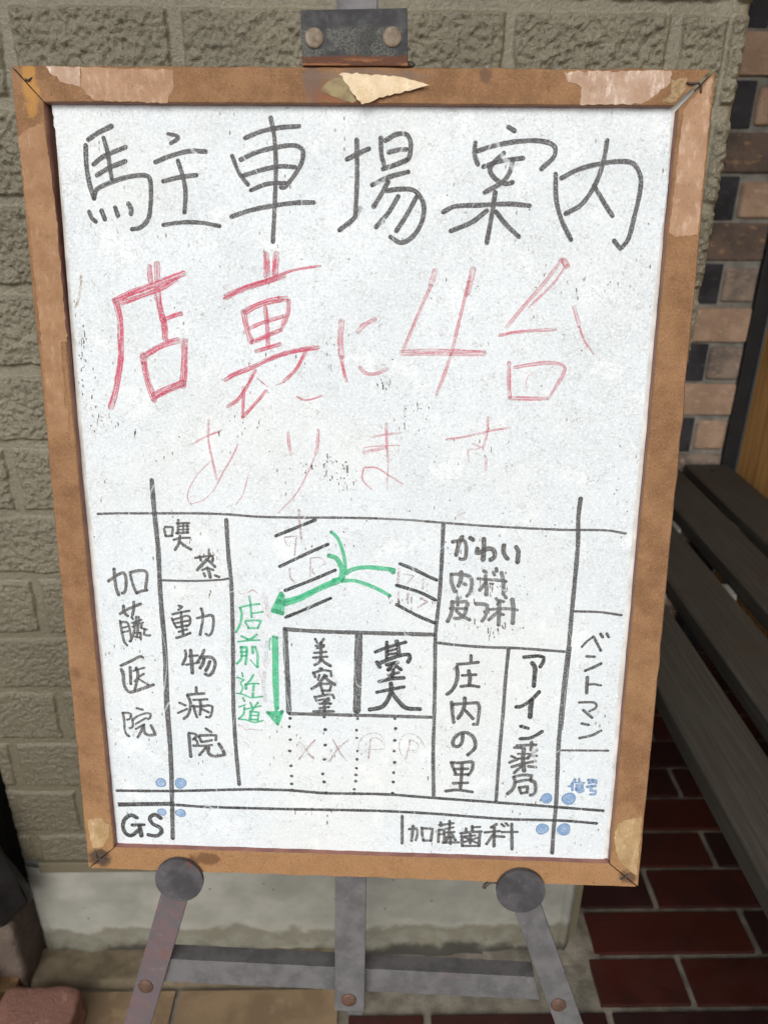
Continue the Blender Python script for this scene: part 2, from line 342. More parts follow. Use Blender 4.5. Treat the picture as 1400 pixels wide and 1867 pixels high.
def gridmesh(name, P, mats, parent=None, relief=None):
    """P: (rows, cols, 3) vertex grid"""
    h, w_, _ = P.shape; idx = np.arange(h * w_).reshape(h, w_)
    q = np.stack([idx[:-1, :-1], idx[:-1, 1:], idx[1:, 1:], idx[1:, :-1]], -1).reshape(-1, 4)
    me = bpy.data.meshes.new(name); me.from_pydata(P.reshape(-1, 3).tolist(), [], q.tolist()); me.update()
    me.polygons.foreach_set('use_smooth', [True] * len(me.polygons))
    if relief is not None:
        a = me.attributes.new('relief', 'FLOAT', 'POINT'); a.data.foreach_set('value', relief.astype(np.float32).ravel())
    return link(name, me, mats, parent)

# ------------------------------------------------------------------ ground and floor
bm = bmesh.new(); s = 150
bm.faces.new([bm.verts.new(v) for v in ((-s, -s, -.03), (s, -s, -.03), (s, s, -.03), (-s, s, -.03))])
tag(obj('ground', bm, M['asphalt']), kind='structure')
bm = bmesh.new(); box(bm, -1.6, .95, -1.4, 1.60, -.028, -.0035)
tag(obj('floor', bm, M['grout']), kind='structure')

# red tiles, laid in running bond
bm = bmesh.new(); tones = []
X0, PX, PY = .4280, .2345, .0722
for j in range(-18, 13):
    y1 = .6290 + PY * (j + 1) - .0045; y0 = .6290 + PY * j + .0045
    off = 0 if j % 2 == 0 else PX / 2 + .001
    for i in range(-4, 4):
        x0 = X0 + off + PX * i + .0048; x1 = x0 + PX - .0096
        lim = -.0235 if y1 < .665 else .305
        if y0 > .66 and y0 < .71: lim = .297
        x0 = max(x0, lim); x1 = min(x1, .775)
        if x1 - x0 < .02 or y1 > 1.51: continue
        jx = random.uniform(-.0008, .0008); n0 = len(bm.faces); dz = random.uniform(-.0006, .0006)
        box(bm, x0 + jx, x1 + jx, y0 + random.uniform(-.0006, .0006), y1, -.006, .0015 + dz, .0012, 2)
        t = random.random() ** 1.5
        tones += [t] * (len(bm.faces) - n0)
o = obj('red_tile_floor', bm, M['tile']); tag(o, kind='structure')
a = o.data.attributes.new('tone', 'FLOAT', 'FACE'); a.data.foreach_set('value', tones)
# beige stone slabs left of the red tiles
bm = bmesh.new(); xs = [-1.55, -1.35, -1.15, -.95, -.79, -.62, -.45, -.251, -.0375]
for j in range(-10, 1):
    y1 = .6605 + .20 * j; y0 = y1 - .192
    for a_, b_ in zip(xs, xs[1:]): box(bm, a_ + .006, b_, y0, y1, -.006, .002 + random.uniform(-.0006, .0006), .0015, 2)
tag(obj('beige_slab_floor', bm, M['beige']), kind='structure')
# mortar border along the foot of the pillar
n, m_ = 150, 16; gx = np.linspace(-.455, -.026, n); gy = np.linspace(.6665, .716, m_); GX, GY = np.meshgrid(gx, gy)
GZ = .010 + .004 * (vnoise(GX * 40, GY * 40, 3) - .5) + .002 * vnoise(GX * 140, GY * 140, 4)
edge = np.minimum(np.minimum(GY - .6665, GX + .455), -.026 - GX); GZ = np.where(edge < .004, -.004 + (GZ + .004) * np.sqrt(np.clip(edge / .004, 0, 1)), GZ)
tag(gridmesh('mortar_border', np.stack([GX, GY, GZ], -1), M['strip']), kind='structure')
# mortar smeared over the tiles at the pillar's right corner
n = 60; gx = np.linspace(.16, .322, n); gy = np.linspace(.690, .80, 44); GX, GY = np.meshgrid(gx, gy)
d_ = np.hypot((GX - .24) / .085, (GY - .735) / .048); GZ = .004 * (1 - d_ ** 2) + .003 * (vnoise(GX * 70, GY * 70, 8) - .5)
tag(gridmesh('mortar_smear', np.stack([GX, GY, GZ], -1), M['grout']), kind='structure')

# ------------------------------------------------------------------ pillar clad in olive blocks
def block_pillar():
    root = empty('block_pillar', loc=(0, 0, 0))
    tag(root, 'olive painted pillar of rough rock-faced blocks on a grey rendered plinth, behind the easel', 'pillar')
    XL, XR, YF = -.4385, .3035, .712
    def face(us, zs, right=False):
        U, Z = np.meshgrid(us, zs)
        k = np.floor((1.0416 + .0650 - Z) / .0733).astype(int)
        zb = 1.0416 - .0733 * k; zt = zb + .0648
        zb = np.where(k == 10, zb, zb); low = Z < .302
        off = np.where(k % 2 == 0, 0.0, .066)
        wob = .0016 * (vnoise(U * 60, Z * 60, 21) - .5) * 2
        f = (U + .1515 - off) / .132; cell = np.floor(f + .5); jx = np.abs(f - cell) * .132
        inz = np.minimum(Z - zb, zt - Z) + wob
        inx = jx - .0044 + wob
        if not right: inx = np.where(U > .278, np.minimum(np.abs(U - .2875) - .0012, .0085), inx)
        e = np.minimum(inz, inx)
        m = np.clip(e / .0030, 0, 1); m = m * m * (3 - 2 * m)
        n1 = vnoise(U * 215, Z * 245, 5); n2 = vnoise(U * 330 + 9, Z * 380, 6); n3 = vnoise(U * 50, Z * 50 + 3, 7); n4 = vnoise(U * 420, Z * 420, 12)
        lump = np.abs(n1 - .5) * 2; worm = 1 - np.abs(n2 - .5) * 2
        h = .0014 + .0034 * (n1 - .42) + .0024 * (worm - .55) + .0022 * (n4 - .5) + .0012 * (n3 - .5)
        h = h * (.38 + .62 * np.clip((Z - .35) / .5, 0, 1))
        d = m * (.0017 + np.clip(h, -.0018, .008)) + .0006 * (n2 - .5)
        return U, Z, d, m
    us = np.arange(XL, XR + .0001, .00125); zs = np.concatenate([np.arange(.1865, 1.16, .00125), np.arange(1.16, 2.45, .008)])
    U, Z, d, m = face(us, zs)
    rnd = np.clip((U - (XR - .006)) / .006, 0, 1) ** 2 * .005 + np.clip((XL + .006 - U) / .006, 0, 1) ** 2 * .005
    gridmesh('rock_faced_cladding', np.stack([U, YF - d + rnd, Z], -1), M['wall'], root, .62 + .38 * m)
    ys = np.arange(YF + .003, 1.54, .006); U, Z, d, m = face(ys, np.arange(.182, 2.45, .006), True)
    P = np.stack([XR - .004 + d, U, Z], -1); gridmesh('rock_faced_cladding', P, M['wall'], root, .62 + .38 * m)
    P2 = np.stack([XL + .004 - d, U, Z], -1)[:, ::-1]; gridmesh('rock_faced_cladding', P2, M['wall'], root, (.62 + .38 * m)[:, ::-1])
    bm = bmesh.new(); box(bm, XL + .012, XR - .012, YF + .012, 1.535, .01, 2.44); obj('wall_core', bm, M['wall'], root)
    bm = bmesh.new(); box(bm, -.418, .296, YF - .0045, YF + .02, .1655, .1825, .0015, 2); obj('base_trim', bm, M['wall'], root)
    # rendered plinth, slightly uneven
    us = np.linspace(-.4445, .2825, 200); zs = np.linspace(-.004, .1695, 60); U, Z = np.meshgrid(us, zs)
    d = .0022 * (vnoise(U * 22, Z * 22, 31) - .5) + .0012 * (vnoise(U * 90, Z * 90, 32) - .5) + .004 * np.clip((.016 - Z) / .016, 0, 1) * vnoise(U * 45, Z * 45, 33)
    rnd = np.clip((U - .270) / .0125, 0, 1) ** 2 * .012 + np.clip((-.432 - U) / .0125, 0, 1) ** 2 * .012
    rnd = rnd + .0025 * np.exp(-((U - .2675) / .0015) ** 2) + .0025 * np.exp(-((U + .4290) / .0015) ** 2)
    gridmesh('rendered_plinth', np.stack([U, .7125 - d + rnd, Z], -1), M['plinth'], root)
    bm = bmesh.new(); box(bm, -.444, .282, .7245, 1.53, -.004, .169); obj('plinth_core', bm, M['plinth'], root)
    return root
block_pillar()

# ------------------------------------------------------------------ brick wall, door, added shade wall and roof
def brick_wall():
    root = empty('brick_wall', loc=(.53, 1.52, 0))
    tag(root, 'recessed brick wall of tan, brown and charcoal bricks beside the black door post', 'brick wall')
    bm = bmesh.new(); pitch = .0770; z0 = .9776 - 12 * pitch - pitch
    for k in range(0, 32):
        za = z0 + k * pitch + .0052; zb = za + pitch - .0104
        jit = lambda: random.uniform(-.0015, .0015)
        idx = 13 - k                                  # 0: the long tan brick under the top charcoal one
        if idx % 2 == 0:
            mats = {0: 1, -2: 0, 2: 1, 4: 0, 6: 0, 8: 2}.get(idx, random.choice((0, 1, 2)))
            x = .7545
            while x > .30:
                xa = max(x - .213 + jit(), .29); box(bm, xa - .53, x - .53, jit(), .07, za + jit(), zb + jit(), .004, 2, mats); x = xa - .0095; mats = random.choice((0, 1, 2))
        else:
            mats = {1: 0, -1: 0, -3: 0, 3: 2, 5: 2, 7: 0}.get(idx, random.choice((0, 2)))
            box(bm, .689 + jit() - .53, .7545 - .53, jit(), .07, za + jit(), zb + jit() - .003, .009, 3, mats)
            box(bm, .56 - .53, .684 + jit() - .53, .004 + jit(), .07, za - .0045, zb + .0045, .003, 2, 3)
            box(bm, .29 - .53, .55 - .53, jit(), .07, za + jit(), zb + jit(), .004, 2, random.choice((0, 1, 2)))
    obj('brick_courses', bm, [M['tan'], M['brown'], M['greyb'], M['black']], root)
    bm = bmesh.new(); box(bm, -.24, .24, .008, .069, .0, 2.45); obj('mortar_bed', bm, M['mortar'], root)
brick_wall()
def door():
    root = empty('wooden_door', loc=(.7852, .6, 0))
    tag(root, 'varnished orange brown wooden door in a black frame behind the slatted bench', 'door')
    bm = bmesh.new(); box(bm, 0, .035, -1.10, .9108, .03, 2.05, .003); obj('door_leaf', bm, M['door'], root)
    bm = bmesh.new(); box(bm, -.0304, -.0006, .9135, .945, 0, 2.12, .002); obj('door_post', bm, M['blackframe'], root)
    bm = bmesh.new(); box(bm, -.0352, .03, -1.15, -1.103, 0, 2.12, .002); obj('door_post', bm, M['blackframe'], root)
    bm = bmesh.new(); box(bm, -.020, .04, -1.15, .912, 2.122, 2.45, .002); obj('door_head', bm, M['blackframe'], root)
    bm = bmesh.new(); box(bm, .040, .06, -1.15, .945, 0, 2.12); obj('door_backing', bm, M['blackframe'], root)
    bm = bmesh.new(); tube(bm, [(-.03, -.9, .95), (-.045, -.9, 1.0), (-.045, -.9, 1.15), (-.03, -.9, 1.2)], .008); obj('handle', bm, M['wire'], root)
door()
bm = bmesh.new(); box(bm, -1.10, -.4555, -.03, .0, 0, 2.45, .003)  # wall added to fill the dark gap left of the pillar
o = obj('added_shade_wall', bm, M['shade_wall']); o.location = (0, .752, 0)
tag(o, 'near black wall added in place of the shade left of the pillar', 'wall')
bm = bmesh.new(); box(bm, -1.8, .95, -0.40, 1.66, 2.45, 2.60, .005)  # unseen roof, added to hold back sky light from above
tag(obj('added_shade_roof', bm, M['shade_roof']), kind='structure')

# ------------------------------------------------------------------ bench
def bench():
    root = empty('slatted_bench', loc=(.56, .7, 0))
    tag(root, 'dark weathered slatted wooden bench along the door at the right', 'bench')
    for x0, x1 in ((.352, .431), (.458, .538), (.567, .648), (.669, .762)):
        n = 60; bm = bmesh.new(); box(bm, x0 - .56, x1 - .56, -1.15, .805, .393, .42, .004, 3)
        obj('seat_slat', bm, M['slat'], root)
    for y in (-.95, -.45, .745):
        bm = bmesh.new(); box(bm, -.195, .192, y, y + .05, .365, .3925, .002); obj('cross_bar', bm, M['blackframe'], root)
        for x in (-.06, .15):
            bm = bmesh.new(); box(bm, x, x + .042, y + .004, y + .046, .0018, .3645, .002); obj('leg', bm, M['blackframe'], root)
    for y in (-.425, .77):
        for x in (-.169, -.062, .0475, .155):
            bm = bmesh.new(); cyl(bm, (x, y), .006, .419, .4198, 20, .0018); obj('bolt_head', bm, M['blackframe'], root, True)
    for x in (-.1155, -.0075, .0985):
        for y in (.30, .53): 
            bm = bmesh.new(); box(bm, x - .0115, x + .0115, y, y + .035, .386, .4, .001); obj('spacer', bm, M['mortar'], root)
bench()

# ------------------------------------------------------------------ odds and ends at the left foot of the pillar
def lumpy(name, c, r, mat, seed, amp, parent=None, sub=4):
    bm = bmesh.new(); bmesh.ops.create_cube(bm, size=2); bmesh.ops.subdivide_edges(bm, edges=bm.edges[:], cuts=2 ** sub, use_grid_fill=True)
    co = np.array([v.co[:] for v in bm.verts]); nrm = co / np.maximum(1e-6, (np.abs(co) ** 14).sum(1) ** (1 / 14))[:, None]
    f = 1 + amp * (vnoise(nrm[:, 0] * 2.2 + 5, nrm[:, 2] * 2.2 + nrm[:, 1] * 1.7, seed) - .5) * 2 + amp * .5 * (vnoise(nrm[:, 0] * 6 + 1, nrm[:, 2] * 6 + nrm[:, 1] * 5, seed + 1) - .5)
    nrm = nrm * f[:, None] * np.array(r)
    for v, p in zip(bm.verts, nrm): v.co = p
    o = obj(name, bm, mat, parent, True); o.location = c; return o
o = lumpy('loose_brick', (-.4030, .535, .0285), (.0475, .100, .0265), M['redbrick'], 41, .03)
tag(o, 'worn red brick with rounded edges lying at the lower left corner', 'brick')
o = lumpy('rubble_stone', (-.487, .700, .063), (.044, .038, .0625), M['stone'], 51, .06)
tag(o, 'pinkish grey rubble stone under the black sheet beside the plinth', 'stone')
bm = bmesh.new(); box(bm, -.030, .030, -.05, .05, -.005, .005, .001)
o = obj('wooden_offcut', bm, M['plank']); o.location = (-.497, .636, .042); o.rotation_euler = (.25, -.95, .15)
tag(o, 'small brown wooden offcut leaning behind the red brick', 'offcut')
o = lumpy('dark_timber_block', (-.4700, .655, .0165), (.0210, .012, .0155), M['plank'], 61, .04)
tag(o, 'dark brown stub of timber between stone and red brick', 'timber')
def sack():
    n, m_ = 40, 36; th = np.linspace(0, 2 * math.pi, n); t = np.linspace(0, 1, m_); TH, T = np.meshgrid(th, t)
    prof = np.where(T < .12, np.sqrt(np.clip(T / .12, 0, 1)), 1.0) * (1 - .45 * np.clip((T - .7) / .3, 0, 1) ** 2)
    prof = np.maximum(prof, .02)
    r = prof * (1 + .10 * np.sin(TH * 5 + T * 3) + .12 * (vnoise(TH * 2.2, T * 9, 71) - .5))
    lean = -.050 * T + .014 * np.exp(-((T - .72) / .05) ** 2)
    P = np.stack([.043 * r * np.cos(TH) + lean, .035 * r * np.sin(TH), T * .22], -1)
    o = gridmesh('black_plastic_sack', P, M['sack']); o.location = (-.456, .668, .134)
    tag(o, 'black crumpled plastic sack slumped against the left edge of the pillar', 'sack')
sack()

# ------------------------------------------------------------------ the framed whiteboard
BM = Matrix(((0.998578, 0.009240, -0.052512, -0.005071), (-0.053304, 0.195787, -0.979197, 0.446031), (0.001234, 0.980603, 0.196001, 0.465150), (0.000000, 0.000000, 0.000000, 1.000000)))
DATA = {
'rails': [
[(-0.23028,0.59935),(0.21635,0.5995),(0.19456,0.57821),(-0.21068,0.57768)],
[(0.21915,0.59889),(0.22491,0.00103),(0.20049,0.0216),(0.19786,0.57632)],
[(0.22412,-4e-05),(-0.22435,-0.0005),(-0.20166,0.02042),(0.19989,0.02081)],
[(-0.22519,0.00052),(-0.23139,0.59903),(-0.21125,0.57735),(-0.2023,0.02091)],
],
'patches': [
('tape_scrap',0,'tapepale',[(-0.20787,0.59869),(-0.18537,0.59833),(-0.18627,0.58678),(-0.197,0.58907),(-0.20367,0.59343)],0),
('tape_scrap',0,'tape',[(-0.18502,0.59834),(-0.12537,0.59724),(-0.1254,0.58717),(-0.12889,0.58167),(-0.13,0.57745),(-0.1524,0.57795),(-0.17681,0.57859),(-0.18267,0.58209),(-0.18591,0.58679)],0),
('tape_scrap',0,'tapepale',[(0.12366,0.59725),(0.16594,0.59828),(0.19061,0.59858),(0.19131,0.59168),(0.18175,0.58372),(0.1739,0.5789),(0.13541,0.57831),(0.13572,0.58818),(0.13208,0.59069),(0.12684,0.59129)],0),
('tape_scrap',0,'scrim',[(0.19146,0.59357),(0.20171,0.59395),(0.20128,0.58828),(0.19521,0.58032),(0.1873,0.57995),(0.19232,0.58506)],0),
('tape_scrap',1,'tape',[(0.21701,0.59498),(0.20117,0.57622),(0.20079,0.55981),(0.19958,0.52353),(0.19927,0.50185),(0.20356,0.5019),(0.2042,0.49917),(0.218,0.5007),(0.21795,0.5304),(0.21762,0.57122)],0),
('tape_scrap',3,'tapeworn',[(-0.22987,0.55635),(-0.22355,0.56138),(-0.21234,0.56443),(-0.21029,0.53776),(-0.20862,0.49648),(-0.20823,0.4558),(-0.20805,0.42523),(-0.21269,0.42516),(-0.21238,0.39605),(-0.21362,0.38101),(-0.21087,0.37795),(-0.21161,0.36189),(-0.22596,0.36161),(-0.22659,0.44714),(-0.2276,0.50221)],0),
('tape_scrap',3,'tapebeige',[(-0.22227,0.04581),(-0.21219,0.0482),(-0.20452,0.04211),(-0.20527,0.03118),(-0.21186,0.02117),(-0.21967,0.01984),(-0.22134,0.028)],0),
('tape_scrap',1,'tapebeige',[(0.20463,0.05929),(0.22187,0.06585),(0.22248,0.01163),(0.21591,0.01649),(0.20931,0.02183),(0.20345,0.03427),(0.2015,0.05023)],0),
('paper_residue',0,'tornold',[(-0.02997,0.58649),(-0.02643,0.59034),(-0.0215,0.59292),(-0.01763,0.5939),(-0.01198,0.58724),(-0.00735,0.5799),(-0.01017,0.57827),(-0.01513,0.57921),(-0.02079,0.58174),(-0.02962,0.58457)],0),
('torn_paper',0,'torn',[(-0.01879,0.59484),(-0.01518,0.59597),(-0.0008,0.59526),(0.01602,0.59441),(0.02657,0.59194),(0.03892,0.5882),(0.03147,0.58656),(0.02357,0.58523),(0.00992,0.5813),(-0.0038,0.57703),(-0.007,0.5799),(-0.01198,0.58756)],0.0022),
],
'staples': [
[(0.20107,0.59191,-0.001),(0.20184,0.59113,0.0012),(0.20463,0.59068,0.0018),(0.20838,0.59086,0.0018),(0.21025,0.58946,0.0016),(0.21056,0.58662,0.0012),(0.21107,0.58505,-0.001)],
[(-0.22224,0.59189,-0.001),(-0.22131,0.59029,0.0008),(-0.21951,0.5903,0.001),(-0.21754,0.59224,-0.0005)],
[(-0.21903,0.01972,-0.001),(-0.21724,0.01307,0.0006),(-0.21655,0.00999,0.0008),(-0.2111,0.00968,0.0006),(-0.20475,0.00941,-0.001)],
[(0.20783,0.00682,-0.001),(0.21125,0.00799,0.0006),(0.21374,0.00963,0.0008),(0.21596,0.01433,-0.001)],
],
'sheet': [
(-0.2091,0.58122),
(-0.20857,0.57462),
(-0.20599,0.53078),
(-0.20509,0.49121),
(-0.20582,0.46049),
(-0.20498,0.42026),
(-0.2046,0.36913),
(-0.2042,0.31572),
(-0.20318,0.29066),
(-0.20278,0.25642),
(-0.20247,0.18959),
(-0.20282,0.1118),
(-0.20193,0.07639),
(-0.20127,0.039),
(-0.20164,0.01258),
(0.19699,0.0148),
(0.19751,0.05447),
(0.19756,0.10363),
(0.19544,0.174),
(0.19645,0.22462),
(0.19538,0.2962),
(0.19562,0.32646),
(0.19544,0.4019),
(0.19524,0.44389),
(0.19547,0.47627),
(0.1974,0.5306),
(0.19528,0.57651),
(0.19521,0.58071),
],
'ink': [
['black','black_character',None,[[32.8,[-1858,5566,-1795,5605,-1697,5649]],[33.2,[-1879,5529,-1883,5401,-1869,5284,-1847,5201]],[30.8,[-1847,5201,-1826,5255,-1754,5291,-1623,5334,-1508,5349,-1464,5335,-1456,5253,-1465,5158,-1485,5074,-1540,5019,-1599,5006]],[30.4,[-1755,5576,-1734,5484,-1719,5327]],[30.4,[-1834,5414,-1767,5461,-1611,5522]],[30.5,[-1816,5346,-1734,5391,-1619,5435]],[28.4,[-1886,5115,-1872,5075,-1845,5052]],[31.0,[-1801,5122,-1787,5082,-1782,5068]],[33.5,[-1706,5141,-1692,5095]],[33.4,[-1614,5168,-1597,5132,-1602,5106]],[25.1,[-1323,5605,-1261,5592,-1258,5578,-1307,5548]],[30.3,[-1417,5431,-1311,5471,-1184,5501,-1077,5499]],[30.5,[-1370,5312,-1267,5337,-1146,5353]],[30.5,[-1265,5440,-1235,5337,-1223,5243,-1236,5118]],[28.3,[-1384,5036,-1255,5054,-1126,5053,-1001,5033]]]],
['black','black_character',None,[[30.2,[-640,5708,-618,5586,-611,5413,-622,5190,-640,4938]],[29.9,[-811,5584,-704,5625,-579,5649,-455,5658]],[27.7,[-902,5474,-855,5364,-800,5297]],[30.1,[-846,5451,-732,5499,-594,5531,-481,5541,-432,5513,-439,5438,-490,5356,-554,5285,-579,5283]],[30.2,[-830,5353,-684,5395,-571,5413,-483,5408]],[27.8,[-782,5262,-673,5302,-553,5311]],[30.5,[-917,5094,-791,5135,-638,5166,-498,5185,-361,5190]]]],
['black','black_character',None,[[31.7,[-75,5578,-71,5414,-73,5259,-81,5117]],[31.5,[-138,5460,-58,5499,5,5525]],[32.1,[-47,5157,-89,5093,-187,5017]],[31.4,[83,5591,88,5492,105,5431]],[31.3,[115,5576,188,5615,254,5612,280,5563,270,5471,241,5451]],[29.7,[137,5505,206,5521,252,5524]],[31.5,[101,5403,191,5432,257,5460]],[31.6,[30,5303,143,5354,267,5386]],[31.8,[135,5323,86,5237,42,5169]],[31.9,[128,5268,228,5280,311,5270,366,5208,378,5137,351,5042,293,4969,226,4941,158,4976]],[32.0,[204,5233,138,5127,60,5039]],[31.9,[326,5231,265,5120,196,5016]]]],
['black','black_character',None,[[32.6,[914,5663,953,5642]],[31.2,[703,5566,701,5498,724,5437]],[31.1,[720,5518,830,5552,992,5579,1139,5580,1220,5548,1219,5487,1141,5413]],[31.3,[890,5507,819,5437,805,5399,848,5345,916,5318,957,5328]],[31.4,[950,5462,937,5392,891,5330,778,5264]],[29.6,[762,5422,868,5456,1018,5477]],[31.7,[507,5139,581,5174,748,5184,947,5194,1078,5184]],[31.7,[847,5265,833,5142,806,4948]],[31.8,[796,5150,702,5078,562,5019]],[31.8,[858,5143,929,5064,1017,4989]]]],
['black','black_character',None,[[31.5,[1237,5380,1252,5225,1294,5100,1366,4974]],[31.3,[1277,5357,1380,5409,1524,5447,1669,5463,1744,5446,1792,5370,1797,5277,1774,5121,1745,4978,1700,4917,1654,4969]],[31.2,[1557,5588,1543,5459,1501,5321,1420,5196,1320,5137]],[31.3,[1494,5313,1559,5220,1629,5127]]]],
['red','red_character',None,[[37.6,[-1496,4764,-1491,4669]],[42.6,[-1441,4783,-1443,4682]],[42.8,[-1751,4534,-1609,4596,-1442,4652,-1263,4722]],[30.3,[-1715,4512,-1572,4566,-1431,4616,-1315,4678]],[43.8,[-1745,4534,-1721,4413,-1728,4265,-1732,4153,-1750,4065,-1786,3912,-1827,3796]],[45.6,[-1450,4610,-1438,4490,-1415,4393,-1410,4288]],[30.4,[-1410,4411,-1352,4436,-1288,4455]],[44.0,[-1573,4168,-1562,4043,-1538,3942,-1511,3853]],[43.5,[-1577,4155,-1478,4213,-1373,4258,-1322,4271]],[48.8,[-1274,4266,-1280,4135,-1301,3959]],[46.6,[-1509,3885,-1416,3931,-1297,3978]],[18.2,[-1524,3853,-1390,3919,-1298,3959]]]],
['red','red_character',None,[[44.6,[-687,4851,-684,4710]],[44.6,[-619,4858,-628,4728]],[17.4,[-981,4583,-854,4636,-678,4692,-503,4753,-318,4785]],[30.0,[-981,4562,-854,4618,-729,4662,-566,4711]],[37.9,[-852,4474,-836,4377,-807,4267]],[40.1,[-840,4474,-757,4517,-656,4549,-556,4565]],[30.1,[-537,4551,-545,4466,-597,4356]],[30.3,[-701,4506,-690,4391,-687,4232]],[25.2,[-817,4359,-734,4397,-570,4448]],[30.4,[-801,4267,-711,4305,-597,4354]],[27.9,[-770,4206,-687,4232,-604,4258]],[33.2,[-993,4002,-948,4034,-805,4093,-638,4171,-485,4216,-339,4240]],[25.8,[-780,4075,-847,3954,-914,3864,-983,3818]],[23.3,[-866,3954,-879,3743]],[23.3,[-879,3743,-786,3841,-706,3931]],[10.3,[-768,4018,-693,3959]],[25.5,[-421,4211,-493,4086,-577,4003]],[10.3,[-635,3973,-577,3997]],[12.8,[-488,3894,-437,3872,-360,3886,-309,3906]]]],
['pale','red_character',None,[[39.8,[-171,4420,-181,4303,-173,4178]],[23.0,[-173,4178,-152,4065,-137,4009]],[31.1,[-60,4353,-18,4395,59,4437]],[25.8,[-44,4107,-1,4068,71,4066,149,4099]]]],
['pale','red_character',None,[[36.1,[464,4762,440,4666]],[22.5,[440,4666,374,4517,314,4366,251,4219]],[38.8,[720,4778,703,4682,685,4609]],[22.4,[695,4696,660,4534,619,4329,592,4204]],[22.8,[592,4204,543,4049,497,3928]],[34.0,[247,4215,382,4224,566,4227,821,4221]],[9.9,[243,4197,453,4200,807,4202]]]],
['pale','red_character',None,[[24.9,[1313,4846,1213,4703,1084,4547,967,4396]],[16.5,[1350,4810,1269,4690,1113,4534]],[41.0,[1328,4839,1351,4804]],[22.4,[921,4340,1011,4360,1150,4375,1303,4387]],[27.7,[1418,4538,1462,4410]],[16.7,[1462,4410,1504,4315,1573,4227]],[28.4,[996,4155,1002,4043,1013,3918]],[25.5,[1038,4125,1164,4148,1290,4160,1376,4140,1379,4091,1329,3992,1285,3913]],[28.5,[1013,3913,1135,3910,1270,3913]],[5.7,[1130,3953,1129,4059,1181,4099]]]],
['pale','red_character',None,[[14.6,[-1256,3538,-1153,3595,-1033,3646]],[18.3,[-1125,3716,-1132,3581,-1113,3444,-1082,3287]],[12.9,[-918,3548,-967,3447,-1035,3334,-1113,3193]],[7.4,[-1124,3416,-1219,3321,-1289,3208,-1302,3132,-1267,3076]],[5.6,[-1113,3193,-1190,3125,-1285,3095]],[7.4,[-851,3320,-892,3179,-950,3093]]]],
['pale','red_character',None,[[21.8,[-553,3637,-549,3556,-537,3479]],[23.5,[-337,3659,-341,3560,-356,3487]],[9.2,[-356,3487,-411,3357,-504,3187,-636,3043]]]],
['pale','red_character',None,[[19.8,[148,3713,155,3588,167,3442]],[7.3,[167,3442,161,3239]],[14.4,[42,3618,149,3638,248,3653]],[21.7,[-8,3503,61,3522,151,3542]],[7.2,[249,3562,42,3549,-12,3539,-11,3503]],[12.7,[46,3237,-19,3309,-10,3393,80,3395,172,3341,273,3279]]]],
['pale','red_character',None,[[21.4,[868,3772,867,3673,842,3547]],[16.0,[580,3609,722,3635,881,3677,1022,3703]],[10.7,[842,3556,769,3582]],[10.8,[735,3536,744,3454]],[16.2,[868,3493,869,3393]],[7.2,[735,3545,797,3546,846,3574]]]],
['black','map_line',None,[[36.5,[-1562,3266,-1555,3035,-1542,2731,-1544,2384,-1534,1919,-1544,1478,-1534,1110,-1539,731,-1553,268]],[8.7,[-1531,2385,-1517,1920,-1522,1479,-1518,1111,-1520,816]]]],
['black','map_line',None,[[18.8,[-1979,3005,-1847,3012,-1584,3018,-1212,3026,-1004,3023,-797,3011,-484,3011,-208,3017,86,3018]]]],
['faint','map_line',None,[[16.9,[86,3018,332,3011,473,3002]]]],
['black','map_line',None,[[18.4,[457,3004,578,2996,900,2979,1444,2963,1771,2966,1907,2946]]]],
['black','map_line',None,[[32.1,[-1022,2980,-1014,2701,-1000,2477,-1002,2025,-1014,1495,-1007,1128,-996,914,-989,786]]]],
['black','map_line',None,[[17.5,[-1525,2499,-1287,2500,-1074,2515,-1024,2525]]]],
['dark','map_line',None,[[24.8,[-1988,693,-1538,706,-894,744,-619,747,-561,746,-291,731,173,738,543,721,1325,685,1597,670,1929,653]]]],
['dark','map_line',None,[[24.9,[-1979,559,-1545,580,-1311,571,-621,574,91,585,547,577,1153,549,1605,551,1886,536]],[13.6,[-1987,579,-1544,601]]]],
['black','map_line',None,[[33.4,[1562,3199,1556,3072,1568,2849,1565,2561,1560,2266,1557,2044,1547,1828,1539,1515,1537,1199,1544,1002,1552,684,1548,478,1550,250]],[8.4,[1577,2045,1566,1728,1558,1356]]]],
['black','map_line',None,[[30.2,[579,2980,574,2625,567,2414,548,2136,552,1857,557,1577,560,1118,575,742]]]],
['black','map_line',None,[[33.5,[-602,2131,-359,2120,-2,2118,536,2118]]]],
['black','map_line',None,[[42.6,[-598,2117,-596,1983,-587,1769,-578,1438]]]],
['black','map_line',None,[[29.3,[-574,1424,-48,1427,535,1429]]]],
['black','map_line',None,[[61.4,[-36,2088,-38,1894,-46,1469]]]],
['black','map_line',None,[[23.3,[572,2052,718,2038,944,2027,1172,2026,1397,2015,1526,2008]]]],
['black','map_line',None,[[28.1,[1105,2013,1095,1755,1091,1501,1080,1116,1074,716]]]],
['black','map_line',None,[[19.6,[1581,2334,1765,2333,1930,2313]]]],
['black','map_line',None,[[18.8,[1558,1176,1925,1186]]]],
['black','map_line',None,[[26.7,[327,543,332,295]]]],
['dark','parking_line',None,[[25.7,[-657,2867,-522,2926,-363,2996]]]],
['dark','parking_line',None,[[25.9,[-631,2630,-455,2722,-270,2812]]]],
['dark','parking_line',None,[[26.1,[-593,2442,-376,2537,-216,2612]]]],
['dark','parking_line',None,[[26.3,[-591,2228,-408,2313,-251,2389]]]],
['dark','parking_line',None,[[27.8,[269,2673,371,2634,472,2585,542,2554]]]],
['dark','parking_line',None,[[27.0,[245,2506,426,2452,537,2397]]]],
